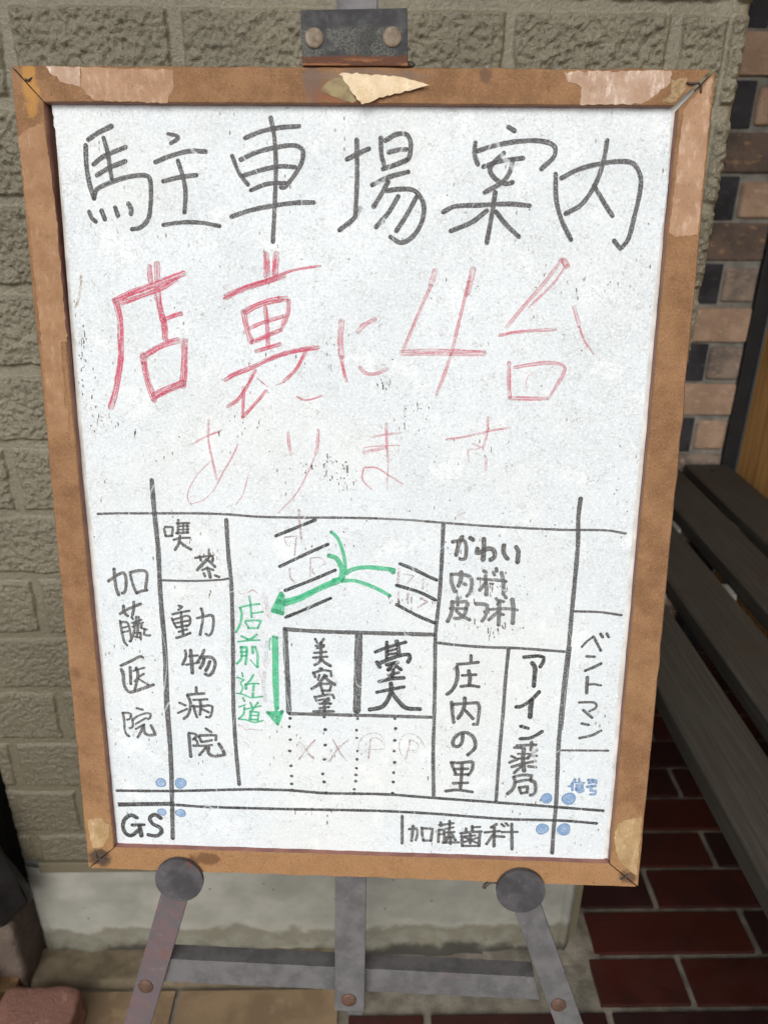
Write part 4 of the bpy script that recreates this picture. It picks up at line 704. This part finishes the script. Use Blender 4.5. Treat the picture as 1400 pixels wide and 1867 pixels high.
['fleck','dirt_flecks',None,[[8.7,[-2022,3987,-2021,3980]],[6.7,[-2007,4178,-2008,4150]],[8.7,[-2018,3949,-2019,3937]],[8.6,[-1994,4277,-1993,4274]],[3.9,[-2006,4239,-2008,4218]],[8.7,[-1985,4126,-1984,4117]],[8.6,[-1989,4264,-1989,4240]],[8.7,[-2007,4074,-2008,4072]],[6.7,[-1990,4225,-1991,4210]],[8.6,[-1985,4367,-1985,4356]],[6.6,[-1980,4324,-1980,4285]],[3.9,[-2005,4272,-2006,4242]],[6.8,[-2024,3892,-2026,3879]],[6.7,[-2030,4162,-2029,4152]],[8.7,[-2018,4139,-2016,4134]],[6.7,[-1994,4128,-1993,4126]],[3.9,[-1993,4249,-1994,4245]],[5.1,[-1999,4088,-1996,4085]],[6.7,[-2020,4067,-2022,4049]],[8.6,[-1972,4276,-1970,4269]],[4.0,[-2046,3976,-2046,3958]],[5.1,[-1987,4257,-1985,4249]],[6.7,[-1946,3918,-1948,3913]],[5.2,[-1962,3865,-1964,3863]],[6.7,[-1936,4071,-1936,4057]],[4.0,[-1940,3799,-1938,3788]],[6.8,[-1934,3805,-1936,3793]],[6.8,[-1919,3742,-1921,3719]],[5.2,[-1970,3790,-1971,3788]],[5.2,[-1932,3709,-1930,3706]],[6.7,[-1926,4010,-1926,3999]],[4.0,[-1932,3706,-1936,3665]],[5.1,[-1940,4191,-1939,4184]],[5.2,[-1858,3887,-1856,3882]],[6.8,[-1967,3736,-1967,3734]],[8.7,[-1959,3879,-1961,3855]],[8.8,[-1982,3662,-1984,3657]],[8.8,[-1783,3685,-1783,3665]],[8.8,[-1831,3693,-1829,3691]],[6.8,[-1961,3729,-1959,3726]],[4.0,[-1845,3751,-1845,3718]],[5.2,[-1803,3662,-1802,3651]],[4.0,[-1860,3720,-1862,3718]],[8.8,[-1958,3625,-1960,3618]],[8.8,[-1900,3697,-1898,3695]],[4.0,[-1888,3675,-1889,3672]],[4.0,[-1658,3645,-1661,3601]],[5.2,[-1667,3624,-1670,3584]],[4.0,[-1667,3621,-1666,3603]],[8.8,[-1662,3623,-1659,3621]],[6.8,[-1661,3623,-1664,3603]],[6.8,[-207,3440,-207,3431]],[4.0,[-228,3432,-227,3430]],[6.8,[-252,3442,-252,3438]],[4.0,[-268,3467,-267,3447]],[6.8,[-274,3439,-274,3426]],[6.8,[-255,3467,-254,3462]],[4.0,[-204,3440,-201,3429]],[6.8,[-298,3417,-299,3387]],[8.7,[-273,3489,-272,3464]],[4.0,[-246,3472,-245,3470]],[4.0,[-237,3429,-236,3414]],[4.0,[-291,3422,-293,3413]],[6.8,[-123,3391,-122,3356]],[5.2,[-132,3405,-133,3363]],[6.8,[-133,3435,-131,3433]],[5.2,[-131,3397,-130,3352]],[8.7,[-142,3434,-139,3426]],[5.2,[-162,3414,-159,3401]],[8.8,[-150,3389,-151,3384]],[8.8,[-153,3384,-151,3378]],[5.2,[-121,3411,-122,3394]],[5.2,[-133,3410,-131,3389]],[8.8,[-238,3327,-237,3309]],[6.8,[-279,3366,-281,3331]],[6.8,[-200,3307,-201,3303]],[8.8,[-253,3302,-252,3293]],[4.0,[-129,3263,-129,3226]],[4.0,[-168,3387,-168,3379]],[4.0,[-144,3284,-140,3264]],[6.8,[-125,3336,-126,3332]],[6.8,[-206,3352,-207,3349]],[4.0,[-116,3306,-118,3304]],[8.8,[-159,3226,-158,3224]],[8.8,[-151,3317,-151,3310]],[8.8,[-82,3288,-81,3266]],[8.8,[-174,3317,-175,3312]],[6.8,[-62,3370,-60,3367]],[6.8,[-188,3280,-189,3263]],[4.0,[-358,3406,-357,3395]],[5.2,[-445,3396,-444,3391]],[8.8,[-425,3412,-426,3406]],[8.8,[-384,3403,-383,3398]],[5.2,[-467,3421,-466,3416]],[8.8,[-384,3385,-384,3375]],[4.0,[-427,3367,-427,3341]],[6.8,[-435,3351,-432,3342]],[8.8,[-544,3376,-541,3374]],[4.0,[-376,3382,-376,3379]],[8.8,[-390,3404,-389,3388]],[5.2,[-580,3340,-578,3338]],[5.3,[-216,2901,-216,2899]],[9.1,[-262,2601,-259,2598]],[6.9,[-147,2813,-146,2803]],[9.0,[-77,2806,-79,2801]],[5.3,[-198,2646,-197,2643]],[5.3,[-396,2793,-398,2790]],[7.0,[-438,2776,-435,2768]],[4.1,[-210,2815,-212,2794]],[4.1,[-368,2858,-365,2849]],[5.4,[-372,2591,-374,2574]],[4.1,[-149,2930,-147,2927]],[5.4,[-386,2622,-386,2585]],[4.1,[-255,2896,-255,2893]],[8.9,[-154,2913,-152,2906]],[7.0,[-386,2801,-388,2787]],[9.0,[-443,2734,-440,2726]],[6.9,[-283,2874,-282,2868]],[7.0,[-260,2772,-261,2769]],[5.3,[-340,2761,-339,2758]],[5.3,[-436,2779,-436,2776]],[7.0,[-167,2601,-167,2594]],[9.0,[-273,2810,-272,2804]],[8.9,[729,2902,729,2899]],[4.1,[705,2607,706,2601]],[8.9,[681,2858,685,2812]],[4.0,[712,2796,715,2785]],[8.9,[650,2844,653,2841]],[4.0,[672,2766,670,2763]],[6.9,[636,2762,635,2759]],[6.9,[712,2784,716,2763]],[8.9,[704,2737,703,2725]],[9.0,[666,2519,667,2517]],[8.9,[616,2808,618,2802]],[8.9,[599,2852,599,2846]],[5.3,[627,2691,628,2685]],[8.8,[666,3038,665,3022]],[4.1,[971,2353,975,2323]],[4.1,[819,2495,822,2491]],[6.9,[958,2529,963,2490]],[4.1,[947,2467,947,2440]],[5.3,[792,2384,793,2354]],[4.1,[931,2453,930,2435]],[9.0,[828,2412,830,2379]],[5.3,[955,2505,958,2468]],[4.1,[818,2479,822,2451]],[4.1,[1139,2361,1139,2356]],[9.1,[903,2321,906,2304]],[9.0,[941,2519,944,2503]],[9.1,[764,2280,764,2270]],[4.1,[689,2482,690,2459]],[7.0,[943,2345,945,2299]],[6.9,[726,2547,729,2543]],[7.0,[950,2445,950,2435]],[9.0,[1030,2313,1034,2291]],[9.0,[699,2479,702,2431]],[4.1,[868,2544,870,2496]],[5.3,[935,2487,934,2484]],[5.3,[640,2473,640,2470]],[7.0,[727,2432,727,2409]],[5.4,[549,2398,548,2388]],[6.9,[863,2585,868,2538]],[5.4,[534,2379,534,2368]],[7.0,[1046,2210,1049,2194]],[4.1,[960,2157,960,2116]],[4.1,[937,2198,935,2195]],[7.0,[1204,2197,1208,2186]],[9.1,[1063,2181,1066,2178]],[9.1,[1070,2229,1072,2188]],[7.0,[993,2117,994,2103]],[5.4,[1019,2183,1025,2134]],[9.1,[1018,2211,1019,2207]],[5.4,[1060,2227,1059,2219]],[9.1,[942,2181,945,2139]],[9.1,[839,2253,840,2212]],[5.4,[915,2205,918,2202]],[9.1,[864,2192,864,2181]],[7.0,[984,2154,983,2135]],[9.1,[1125,2178,1128,2171]],[4.1,[962,2189,963,2168]],[4.1,[952,2125,955,2076]],[9.1,[1015,2180,1015,2164]],[9.1,[1054,2197,1055,2185]],[6.6,[278,3722,280,3679]],[8.6,[282,3828,285,3820]],[3.9,[365,3812,367,3808]],[3.9,[406,3788,409,3785]],[8.5,[447,3838,448,3829]],[8.6,[278,3772,281,3769]],[8.6,[433,3755,434,3753]],[5.1,[274,3843,274,3841]],[5.1,[276,3842,277,3840]],[3.9,[274,3811,273,3803]],[6.6,[342,3809,344,3806]],[6.6,[131,3881,135,3879]],[8.5,[375,3830,374,3823]],[8.5,[365,3865,367,3844]],[9.1,[198,2370,200,2363]],[5.4,[360,2333,360,2295]],[5.3,[473,2471,472,2466]],[5.4,[291,2393,289,2380]],[7.0,[517,2383,518,2362]],[9.1,[322,2404,322,2393]],[7.0,[259,2400,260,2391]],[7.0,[187,2417,190,2397]],[7.0,[359,2416,359,2368]],[5.4,[261,2402,262,2354]],[5.4,[424,2398,427,2389]],[4.1,[212,2391,213,2377]],[5.4,[188,2400,191,2395]],[5.4,[110,2301,109,2294]],[9.1,[268,2383,270,2365]],[9.1,[264,2357,265,2347]],[9.1,[-1290,2823,-1291,2820]],[5.4,[-1359,2785,-1357,2768]],[4.1,[-1353,2783,-1352,2779]],[5.4,[-1301,2817,-1302,2795]],[9.1,[-1381,2813,-1384,2777]],[4.1,[-1335,2791,-1334,2777]],[7.0,[-1390,2808,-1390,2806]],[5.4,[-1550,2796,-1550,2785]],[7.0,[-1198,2715,-1199,2695]],[4.1,[-1099,2696,-1102,2672]],[4.1,[-1131,2731,-1131,2723]],[7.0,[-1130,2725,-1129,2723]],[9.1,[-1150,2722,-1148,2714]],[5.4,[-1133,2711,-1133,2663]],[9.1,[-1148,2711,-1149,2698]],[5.4,[-1123,2718,-1122,2703]],[7.1,[-1167,2403,-1166,2391]],[5.4,[-1170,2401,-1172,2367]],[9.2,[-1161,2427,-1159,2413]],[3.9,[-248,4126,-246,4084]],[3.9,[-312,4216,-313,4210]],[3.9,[-258,4113,-259,4096]],[6.6,[-272,4189,-273,4185]],[5.0,[-268,4258,-268,4256]],[5.0,[-251,4189,-252,4180]],[8.4,[-277,4275,-276,4272]],[6.5,[-275,4201,-276,4196]],[5.0,[-246,4312,-247,4302]],[8.4,[-225,4261,-225,4257]],[8.1,[1636,4688,1636,4685]],[4.8,[1508,4850,1511,4848]],[8.2,[1426,4659,1428,4636]],[3.7,[1616,4653,1618,4641]],[6.3,[1650,4710,1651,4700]],[6.3,[1701,4702,1705,4687]],[8.2,[1439,4604,1441,4588]],[8.1,[1470,4721,1472,4708]],[9.0,[1067,2501,1067,2476]],[6.9,[1041,2514,1040,2509]],[5.3,[1198,2520,1197,2517]],[6.9,[1043,2572,1044,2568]],[6.9,[1164,2526,1163,2522]],[6.9,[1193,2598,1193,2592]],[5.3,[1055,2629,1057,2614]],[6.9,[1096,2477,1099,2473]],[5.3,[1219,2467,1224,2452]],[5.3,[1068,2513,1068,2494]],[6.9,[1048,2627,1051,2620]],[9.0,[996,2515,999,2507]],[9.0,[1018,2518,1017,2515]],[5.3,[1193,2538,1194,2536]],[7.6,[-244,583,-245,557]],[7.6,[-538,585,-540,530]],[9.8,[-280,475,-279,448]],[5.8,[-456,537,-457,529]],[4.5,[-405,549,-408,526]],[9.8,[-280,529,-279,519]],[4.5,[-503,587,-505,583]],[7.6,[-488,588,-488,585]],[5.8,[-578,465,-578,462]],[7.6,[-403,593,-402,571]],[5.1,[1825,3164,1824,3161]],[3.9,[1834,3176,1835,3172]],[3.9,[1807,3379,1808,3377]],[8.7,[1877,2922,1878,2915]],[6.6,[1809,3589,1811,3583]],[6.7,[1884,2952,1888,2945]],[5.1,[1783,3440,1783,3434]],[6.7,[1815,3270,1814,3263]],[8.6,[1802,3240,1800,3237]],[8.6,[1896,3184,1899,3182]],[8.7,[1904,3113,1905,3109]],[3.8,[1810,3746,1811,3742]],[5.1,[1822,3357,1822,3345]],[5.0,[1811,3594,1813,3580]],[4.3,[-1519,1721,-1519,1712]],[7.4,[-1845,1643,-1844,1640]],[4.3,[-1856,1726,-1857,1716]],[7.3,[-1925,1962,-1927,1945]],[9.5,[-1615,1848,-1615,1841]],[5.6,[-1684,1660,-1680,1658]],[7.3,[-1561,1912,-1563,1907]],[9.6,[-1650,1573,-1649,1570]],[9.6,[-1815,1643,-1815,1641]],[5.5,[-1702,2379,-1699,2376]],[4.3,[-1693,2150,-1692,2144]],[9.5,[-1864,1746,-1863,1738]],[5.6,[-1757,2016,-1754,2007]],[4.4,[-1640,1156,-1638,1137]],[4.4,[-1560,1461,-1564,1434]],[5.8,[-1681,1058,-1679,1049]],[9.4,[-1788,1942,-1787,1940]],[4.2,[-1809,2404,-1808,2402]],[4.3,[498,1043,498,1040]],[5.6,[887,1054,890,1051]],[7.4,[480,980,483,977]],[4.3,[651,1333,652,1317]],[7.4,[523,910,526,878]],[5.6,[710,1177,710,1174]],[4.3,[627,1118,628,1106]],[7.4,[607,1016,610,1010]],[7.3,[433,1255,435,1252]],[7.4,[870,1009,873,1003]],[4.3,[618,1354,617,1339]],[7.3,[696,1346,694,1344]],[6.6,[106,4026,107,4023]],[5.0,[164,3993,165,3974]],[8.5,[121,3985,121,3957]],[8.5,[116,4007,116,3998]],[8.5,[83,3992,84,3980]],[6.6,[80,3995,79,3993]],[5.0,[123,3996,126,3966]],[3.9,[148,4000,151,3993]],[3.9,[169,4034,173,3992]],[6.6,[141,3967,143,3956]],[3.9,[-687,3925,-689,3914]],[4.0,[-867,3727,-868,3724]],[8.7,[-918,3605,-920,3603]],[8.8,[-1344,3593,-1342,3590]],[4.0,[-1128,3693,-1126,3681]],[8.7,[-972,3715,-973,3713]],[8.7,[-774,3673,-775,3666]],[6.7,[-935,3754,-937,3736]],[8.7,[-878,3706,-879,3702]],[6.7,[-696,3655,-694,3652]],[8.7,[-866,3665,-864,3663]],[8.8,[-1054,3637,-1053,3607]],[6.6,[1022,3600,1023,3597]],[6.7,[1054,3437,1056,3429]],[5.1,[508,3490,510,3483]],[8.6,[856,3502,859,3491]],[5.1,[667,3446,671,3427]],[5.1,[900,3564,904,3521]],[6.7,[799,3285,801,3283]],[8.6,[878,3697,878,3695]],[6.6,[381,3675,380,3666]],[8.7,[502,3448,502,3445]],[3.9,[1016,3433,1016,3429]],[3.9,[825,3500,824,3497]],[4.0,[511,3292,509,3286]],[6.7,[457,3555,458,3551]]]],
],
}
def mitre_jitter(p, a): return (p[0] + random.uniform(-a, a), p[1] + random.uniform(-a, a))
def whiteboard():
    root = empty('framed_whiteboard', BM)
    tag(root, 'white board in a taped brown frame with a handwritten parking map, on the easel', 'sign board')
    for q in DATA['rails']:
        # q: outer a, outer b, inner b, inner a in metres on the face of the frame
        a, b, c, d = [Vector((*p, 0)) for p in q]; n = 46
        bm = bmesh.new(); rows = []
        for i in range(n + 1):
            t = i / n; po = a.lerp(b, t); pi_ = d.lerp(c, t); e = (po - pi_).normalized()
            jo = random.gauss(0, .00022); ji = random.gauss(0, .00016)
            po = po + e * jo; pi_ = pi_ + e * ji
            prof = [(po, -.0195), (po, -.0012), (po - e * .0010, 0), (po.lerp(pi_, .35), .0001), (po.lerp(pi_, .7), .0001), (pi_ + e * .0007, -.00002), (pi_, -.0009), (pi_, -.0195)]
            rows.append([bm.verts.new((p.x, p.y, w_ + random.gauss(0, .00005))) for p, w_ in prof])
        for r0, r1 in zip(rows, rows[1:]):
            for k in range(8):
                f = bm.faces.new((r0[k], r0[(k + 1) % 8], r1[(k + 1) % 8], r1[k])); f.material_index = 1 if k in (6,) else 0
        bm.faces.new(rows[0]); bm.faces.new(rows[-1][::-1]); bmesh.ops.recalc_face_normals(bm, faces=bm.faces[:])
        rail = obj('frame_rail', bm, [M['rail'], M['lip']], root)
        q.append(rail)
    rails = [q[-1] for q in DATA['rails']]
    for name, ri, mat, poly, lift in DATA['patches']:
        P = [Vector((*p, 0)) for p in poly]; out = []
        for i, p in enumerate(P):                       # ragged torn edge
            nx = P[(i + 1) % len(P)]; k = max(2, int((nx - p).length / .0022))
            for j in range(k): out.append(p.lerp(nx, j / k) + Vector((random.gauss(0, .00035), random.gauss(0, .00035), 0)) * (j > 0))
        bm = bmesh.new(); vs = [bm.verts.new((p.x, p.y, .0003)) for p in out]; f = bm.faces.new(vs)
        r = bmesh.ops.triangulate(bm, faces=[f]); bmesh.ops.subdivide_edges(bm, edges=bm.edges[:], cuts=1)
        cy = sum(p.y for p in out) / len(out); cx = sum(p.x for p in out) / len(out)
        for v in bm.verts:
            v.co.z = .00022 + .00016 * float(vnoise(np.array(v.co.x * 260), np.array(v.co.y * 260), 81))
            if lift: v.co.z += lift * max(0, min(1, (cy + .004 - v.co.y) / .012)) ** 1.5 + lift * .6 * max(0, (v.co.x - cx) / .02) ** 2
        r = bmesh.ops.extrude_face_region(bm, geom=bm.faces[:])
        for g_ in r['geom']:
            if isinstance(g_, bmesh.types.BMVert): g_.co.z += .0001
        bmesh.ops.recalc_face_normals(bm, faces=bm.faces[:])
        obj(name, bm, M[mat], rails[ri], False)
    for pts in DATA['staples']:
        bm = bmesh.new(); tube(bm, pts, .0007, 8); obj('staple', bm, M['wire'], rails[0])
    bm = bmesh.new(); box(bm, -.208, .209, .008, .590, -.0125, -.0070); obj('backing_board', bm, M['backing'], root)
    # laminate sheet with a ragged edge
    P = [Vector((*p, 0)) for p in DATA['sheet']]; out = []
    for i, p in enumerate(P):
        nx = P[(i + 1) % len(P)]; k = max(2, int((nx - p).length / .0016))
        for j in range(k): out.append(tuple((p.lerp(nx, j / k) + Vector((random.gauss(0, .00028), random.gauss(0, .00015), 0)))[:2]))
    bm = bmesh.new(); prism(bm, out, -.0077, -0.0059)
    panel = obj('white_panel', bm, M['panel'], root)
    # handwriting: every stroke is a thin film of ink lying on the panel
    placed = []
    def level(bb):
        used = {l for b, l in placed if not (b[2] < bb[0] or b[0] > bb[2] or b[3] < bb[1] or b[1] > bb[3])}
        l = 0
        while l in used: l += 1
        placed.append((bb, l)); return l
    def spline(p, closed=False):
        segs = [[p[0]]]
        for q in p[1:]: segs[-1].append(q)
        out = []; n = len(p)
        for i in range(n - 1):
            p0 = p[max(i - 1, 0)]; p1 = p[i]; p2 = p[i + 1]; p3 = p[min(i + 2, n - 1)]
            k = max(3, int((p2 - p1).length / .0012))
            d01 = max((p1 - p0).length, 1e-6); d12 = max((p2 - p1).length, 1e-6); d23 = max((p3 - p2).length, 1e-6)
            m1 = ((p2 - p0) / (d01 + d12) if i > 0 else (p2 - p1) / d12) * d12
            m2 = ((p3 - p1) / (d12 + d23) if i < n - 2 else (p2 - p1) / d12) * d12
            if (p1 - p0).length and (p1 - p0).angle(p2 - p1, 0) > 1.35: m1 = (p2 - p1)
            if (p3 - p2).length and (p2 - p1).angle(p3 - p2, 0) > 1.35: m2 = (p2 - p1)
            for j in range(k):
                t = j / k; t2 = t * t; t3 = t2 * t
                out.append(p1 * (2 * t3 - 3 * t2 + 1) + m1 * (t3 - 2 * t2 + t) + p2 * (-2 * t3 + 3 * t2) + m2 * (t3 - t2))
        out.append(p[-1]); return out
    for ink, name, lab, strokes in DATA['ink']:
        bm = bmesh.new(); uvl = bm.loops.layers.uv.new('UVMap'); enl = bm.loops.layers.uv.new('EndUV'); u0 = random.uniform(0, 50)
        def quad(vs, uvs, ends=None):
            f = bm.faces.new(vs)
            for i, (lp, q) in enumerate(zip(f.loops, uvs)):
                lp[uvl].uv = q; lp[enl].uv = (ends[i] if ends else .01, 0)
        for st in strokes:
            u0 += 3.7
            if st[0] == 'o':
                for x, y, rx, ry in st[1]:
                    x, y, rx, ry = [v * 1e-4 for v in (x, y, rx, ry)]
                    z = -0.0059 + .00012 + .00003 * level((x - rx, y - ry, x + rx, y + ry)); n = 22; ph = random.uniform(0, 6)
                    ring = []
                    for k in range(n):
                        t = 2 * math.pi * k / n; w_ = 1 + .05 * math.sin(2 * t + ph) + .04 * math.sin(3 * t + 2 * ph)
                        ring.append(bm.verts.new((x + rx * w_ * math.cos(t), y + ry * w_ * math.sin(t), z)))
                    c = bm.verts.new((x, y, z))
                    for k in range(n): quad((c, ring[k], ring[(k + 1) % n]), ((u0, 0), (u0 + .002 * math.sin(2 * math.pi * k / n), 1), (u0 + .002 * math.sin(2 * math.pi * (k + 1) / n), 1)))
                continue
            hw = st[0] * 1e-4 / 2; p = [Vector((st[1][i] * 1e-4, st[1][i + 1] * 1e-4)) for i in range(0, len(st[1]), 2)]
            c = spline(p); n = len(c)
            bb = (min(q.x for q in c) - hw, min(q.y for q in c) - hw, max(q.x for q in c) + hw, max(q.y for q in c) + hw)
            z = -0.0059 + .00012 + .00003 * level(bb)
            ph = random.uniform(0, 9); L = 0; rows = []; ac = (-1, -.55, 0, .55, 1)
            def off(i):
                d = (c[min(i + 1, n - 1)] - c[max(i - 1, 0)]); d = d.normalized() if d.length else Vector((1, 0)); return d, Vector((-d.y, d.x))
            d, nr = off(0); caps = []
            for k in range(3, 0, -1):                    # round cap at the start
                s_ = math.sin(k / 3.4 * math.pi / 2); caps.append((c[0] - d * hw * s_, nr, math.sqrt(1 - s_ * s_), -hw * s_))
            seq = caps
            for i in range(n):
                if i: L += (c[i] - c[i - 1]).length
                d, nr = off(i); seq.append((c[i], nr, 1 + .05 * math.sin(ph + L * 260) + .035 * math.sin(2 * ph + L * 910), L))
            for k in range(1, 4):
                s_ = math.sin(k / 3.4 * math.pi / 2); seq.append((c[-1] + d * hw * s_, nr, math.sqrt(1 - s_ * s_), L + hw * s_))
            for q, nr, s_, l in seq: rows.append(([bm.verts.new((q.x + nr.x * hw * s_ * a_, q.y + nr.y * hw * s_ * a_, z)) for a_ in ac], l))
            LT = L; ed = lambda l: max(0, min(l, LT - l))
            for (r0, l0), (r1, l1) in zip(rows, rows[1:]):
                for k in range(4): quad((r0[k], r1[k], r1[k + 1], r0[k + 1]), ((u0 + l0, ac[k]), (u0 + l1, ac[k]), (u0 + l1, ac[k + 1]), (u0 + l0, ac[k + 1])), (ed(l0), ed(l1), ed(l1), ed(l0)))
        for f in bm.faces:
            if f.normal.z < 0 or f.calc_area() == 0: pass
        bmesh.ops.recalc_face_normals(bm, faces=bm.faces[:])
        o = obj(name, bm, M[ink + '_ink'], panel)
        if lab: o['label'] = lab
        if name == 'dirt_flecks': o['kind'] = 'stuff'
whiteboard()

# ------------------------------------------------------------------ the easel that carries it
def easel():
    root = empty('steel_easel', BM)
    tag(root, 'grey steel easel of flat bars with round support discs, holding the framed board', 'easel')
    def bar(a, b, wd, w0, w1, name, mat, bev=.0005):
        a = Vector(a); b = Vector(b); d = (b - a).normalized(); n = Vector((-d.y, d.x)) * wd / 2
        bm = bmesh.new(); prism(bm, [tuple(a - n), tuple(b - n), tuple(b + n), tuple(a + n)], w0, w1, bev); return obj(name, bm, mat, root)
    def rivet(p, w0, r=.0068, mat='rivet', par=None):
        bm = bmesh.new(); cyl(bm, p, r, w0 - .001, w0 + .0004, 28, .0016); obj('rivet', bm, M[mat], par, True)
    fl = -.470
    l = bar((-.1660 + .295 * .60, -.056 + .60), (-.1660 - .295 * (-.056 - fl), fl), .0235, -.0245, -.0205, 'leg', M['redsteel']); rivet((-.192, -.1366), -.0205, par=l)
    r = bar((.1459 - .366 * .36, -.0535 + .36), (.1459 + .366 * (-.0535 - fl), fl), .0235, -.0247, -.0207, 'leg', M['steel']); rivet((.174, -.1393), -.0207, par=r)
    for p, pin in (((-.1487, -.0052), 0), ((.1299, -.0042), 1)):
        bm = bmesh.new(); cyl(bm, p, .0198, .0012, .0046, 64, 0, .0008)
        d = obj('support_disc', bm, M['disc'], root)
        bm = bmesh.new(); cyl(bm, (p[0], p[1] - .0085), .0045, -.0205, .0012, 24); obj('pin', bm, M['disc'], d)
        if pin:
            bm = bmesh.new(); tube(bm, [(p[0] - .016, p[1] + .002, -.003), (p[0] - .023, p[1] + .002, -.004), (p[0] - .028, p[1] - .002, -.004), (p[0] - .0285, p[1] - .0045, -.004)], .0016, 8); obj('hook', bm, M['wire'], d)
    # cross bar: an angle iron, its flange turned back
    a, b, c, d = Vector((-.1713, -.1116)), Vector((.1525, -.1160)), Vector((.1583, -.1398)), Vector((-.178, -.1360))
    bm = bmesh.new(); prism(bm, [tuple(d), tuple(c), tuple(b), tuple(a)], -.0290, -.0255, .0004)
    e = Vector((0, -.003)); prism(bm, [tuple(a + e), tuple(b + e), tuple(b), tuple(a)], -.0425, -.0291, .0)
    obj('cross_bar', bm, M['steel'], root)
    mst = bar((-.0083, .70), (-.0096, -.1492), .0262, -.0205, -.0150, 'mast', M['steel']); rivet((-.0102, -.1369), -.0150, .0066, par=mst)
    # clamp at the head
    bm = bmesh.new(); prism(bm, [(-.0434, .6328), (.0239, .6343), (.0252, .6010), (-.0425, .6010)], -.0145, -.0030, .0006)
    cl = obj('head_clamp', bm, M['clamp'], root)
    for p in ((-.0348, .6167), (.0148, .6175)):
        bm = bmesh.new(); cyl(bm, p, .0061, -.004, -.0026, 32, .0022); obj('bolt', bm, M['bolt'], cl, True)
    bm = bmesh.new(); tube(bm, [(.020, .6045, -.012), (.0275, .6045, -.012), (.0283, .6035, -.012)], .0022, 10); obj('clamp_nut', bm, M['wire'], cl)
    # rear leg, from the head of the mast back and down to the floor
    inv = BM.inverted(); top = inv @ (BM @ Vector((-.009, .66, -.024))); ft = inv @ Vector((-.0150, .6270, .003))
    bm = bmesh.new(); d = (ft - top).normalized(); sx = Vector((.0095, 0, 0)); nz = d.cross(Vector((1, 0, 0))).normalized() * .002
    ring = [[bm.verts.new(p + s1 * sx + s2 * nz) for s1, s2 in ((-1, -1), (1, -1), (1, 1), (-1, 1))] for p in (top, ft)]
    for k in range(4): bm.faces.new((ring[0][k], ring[0][(k + 1) % 4], ring[1][(k + 1) % 4], ring[1][k]))
    bm.faces.new(ring[0][::-1]); bm.faces.new(ring[1]); bmesh.ops.recalc_face_normals(bm, faces=bm.faces[:])
    obj('rear_leg', bm, M['steel'], root)
easel()
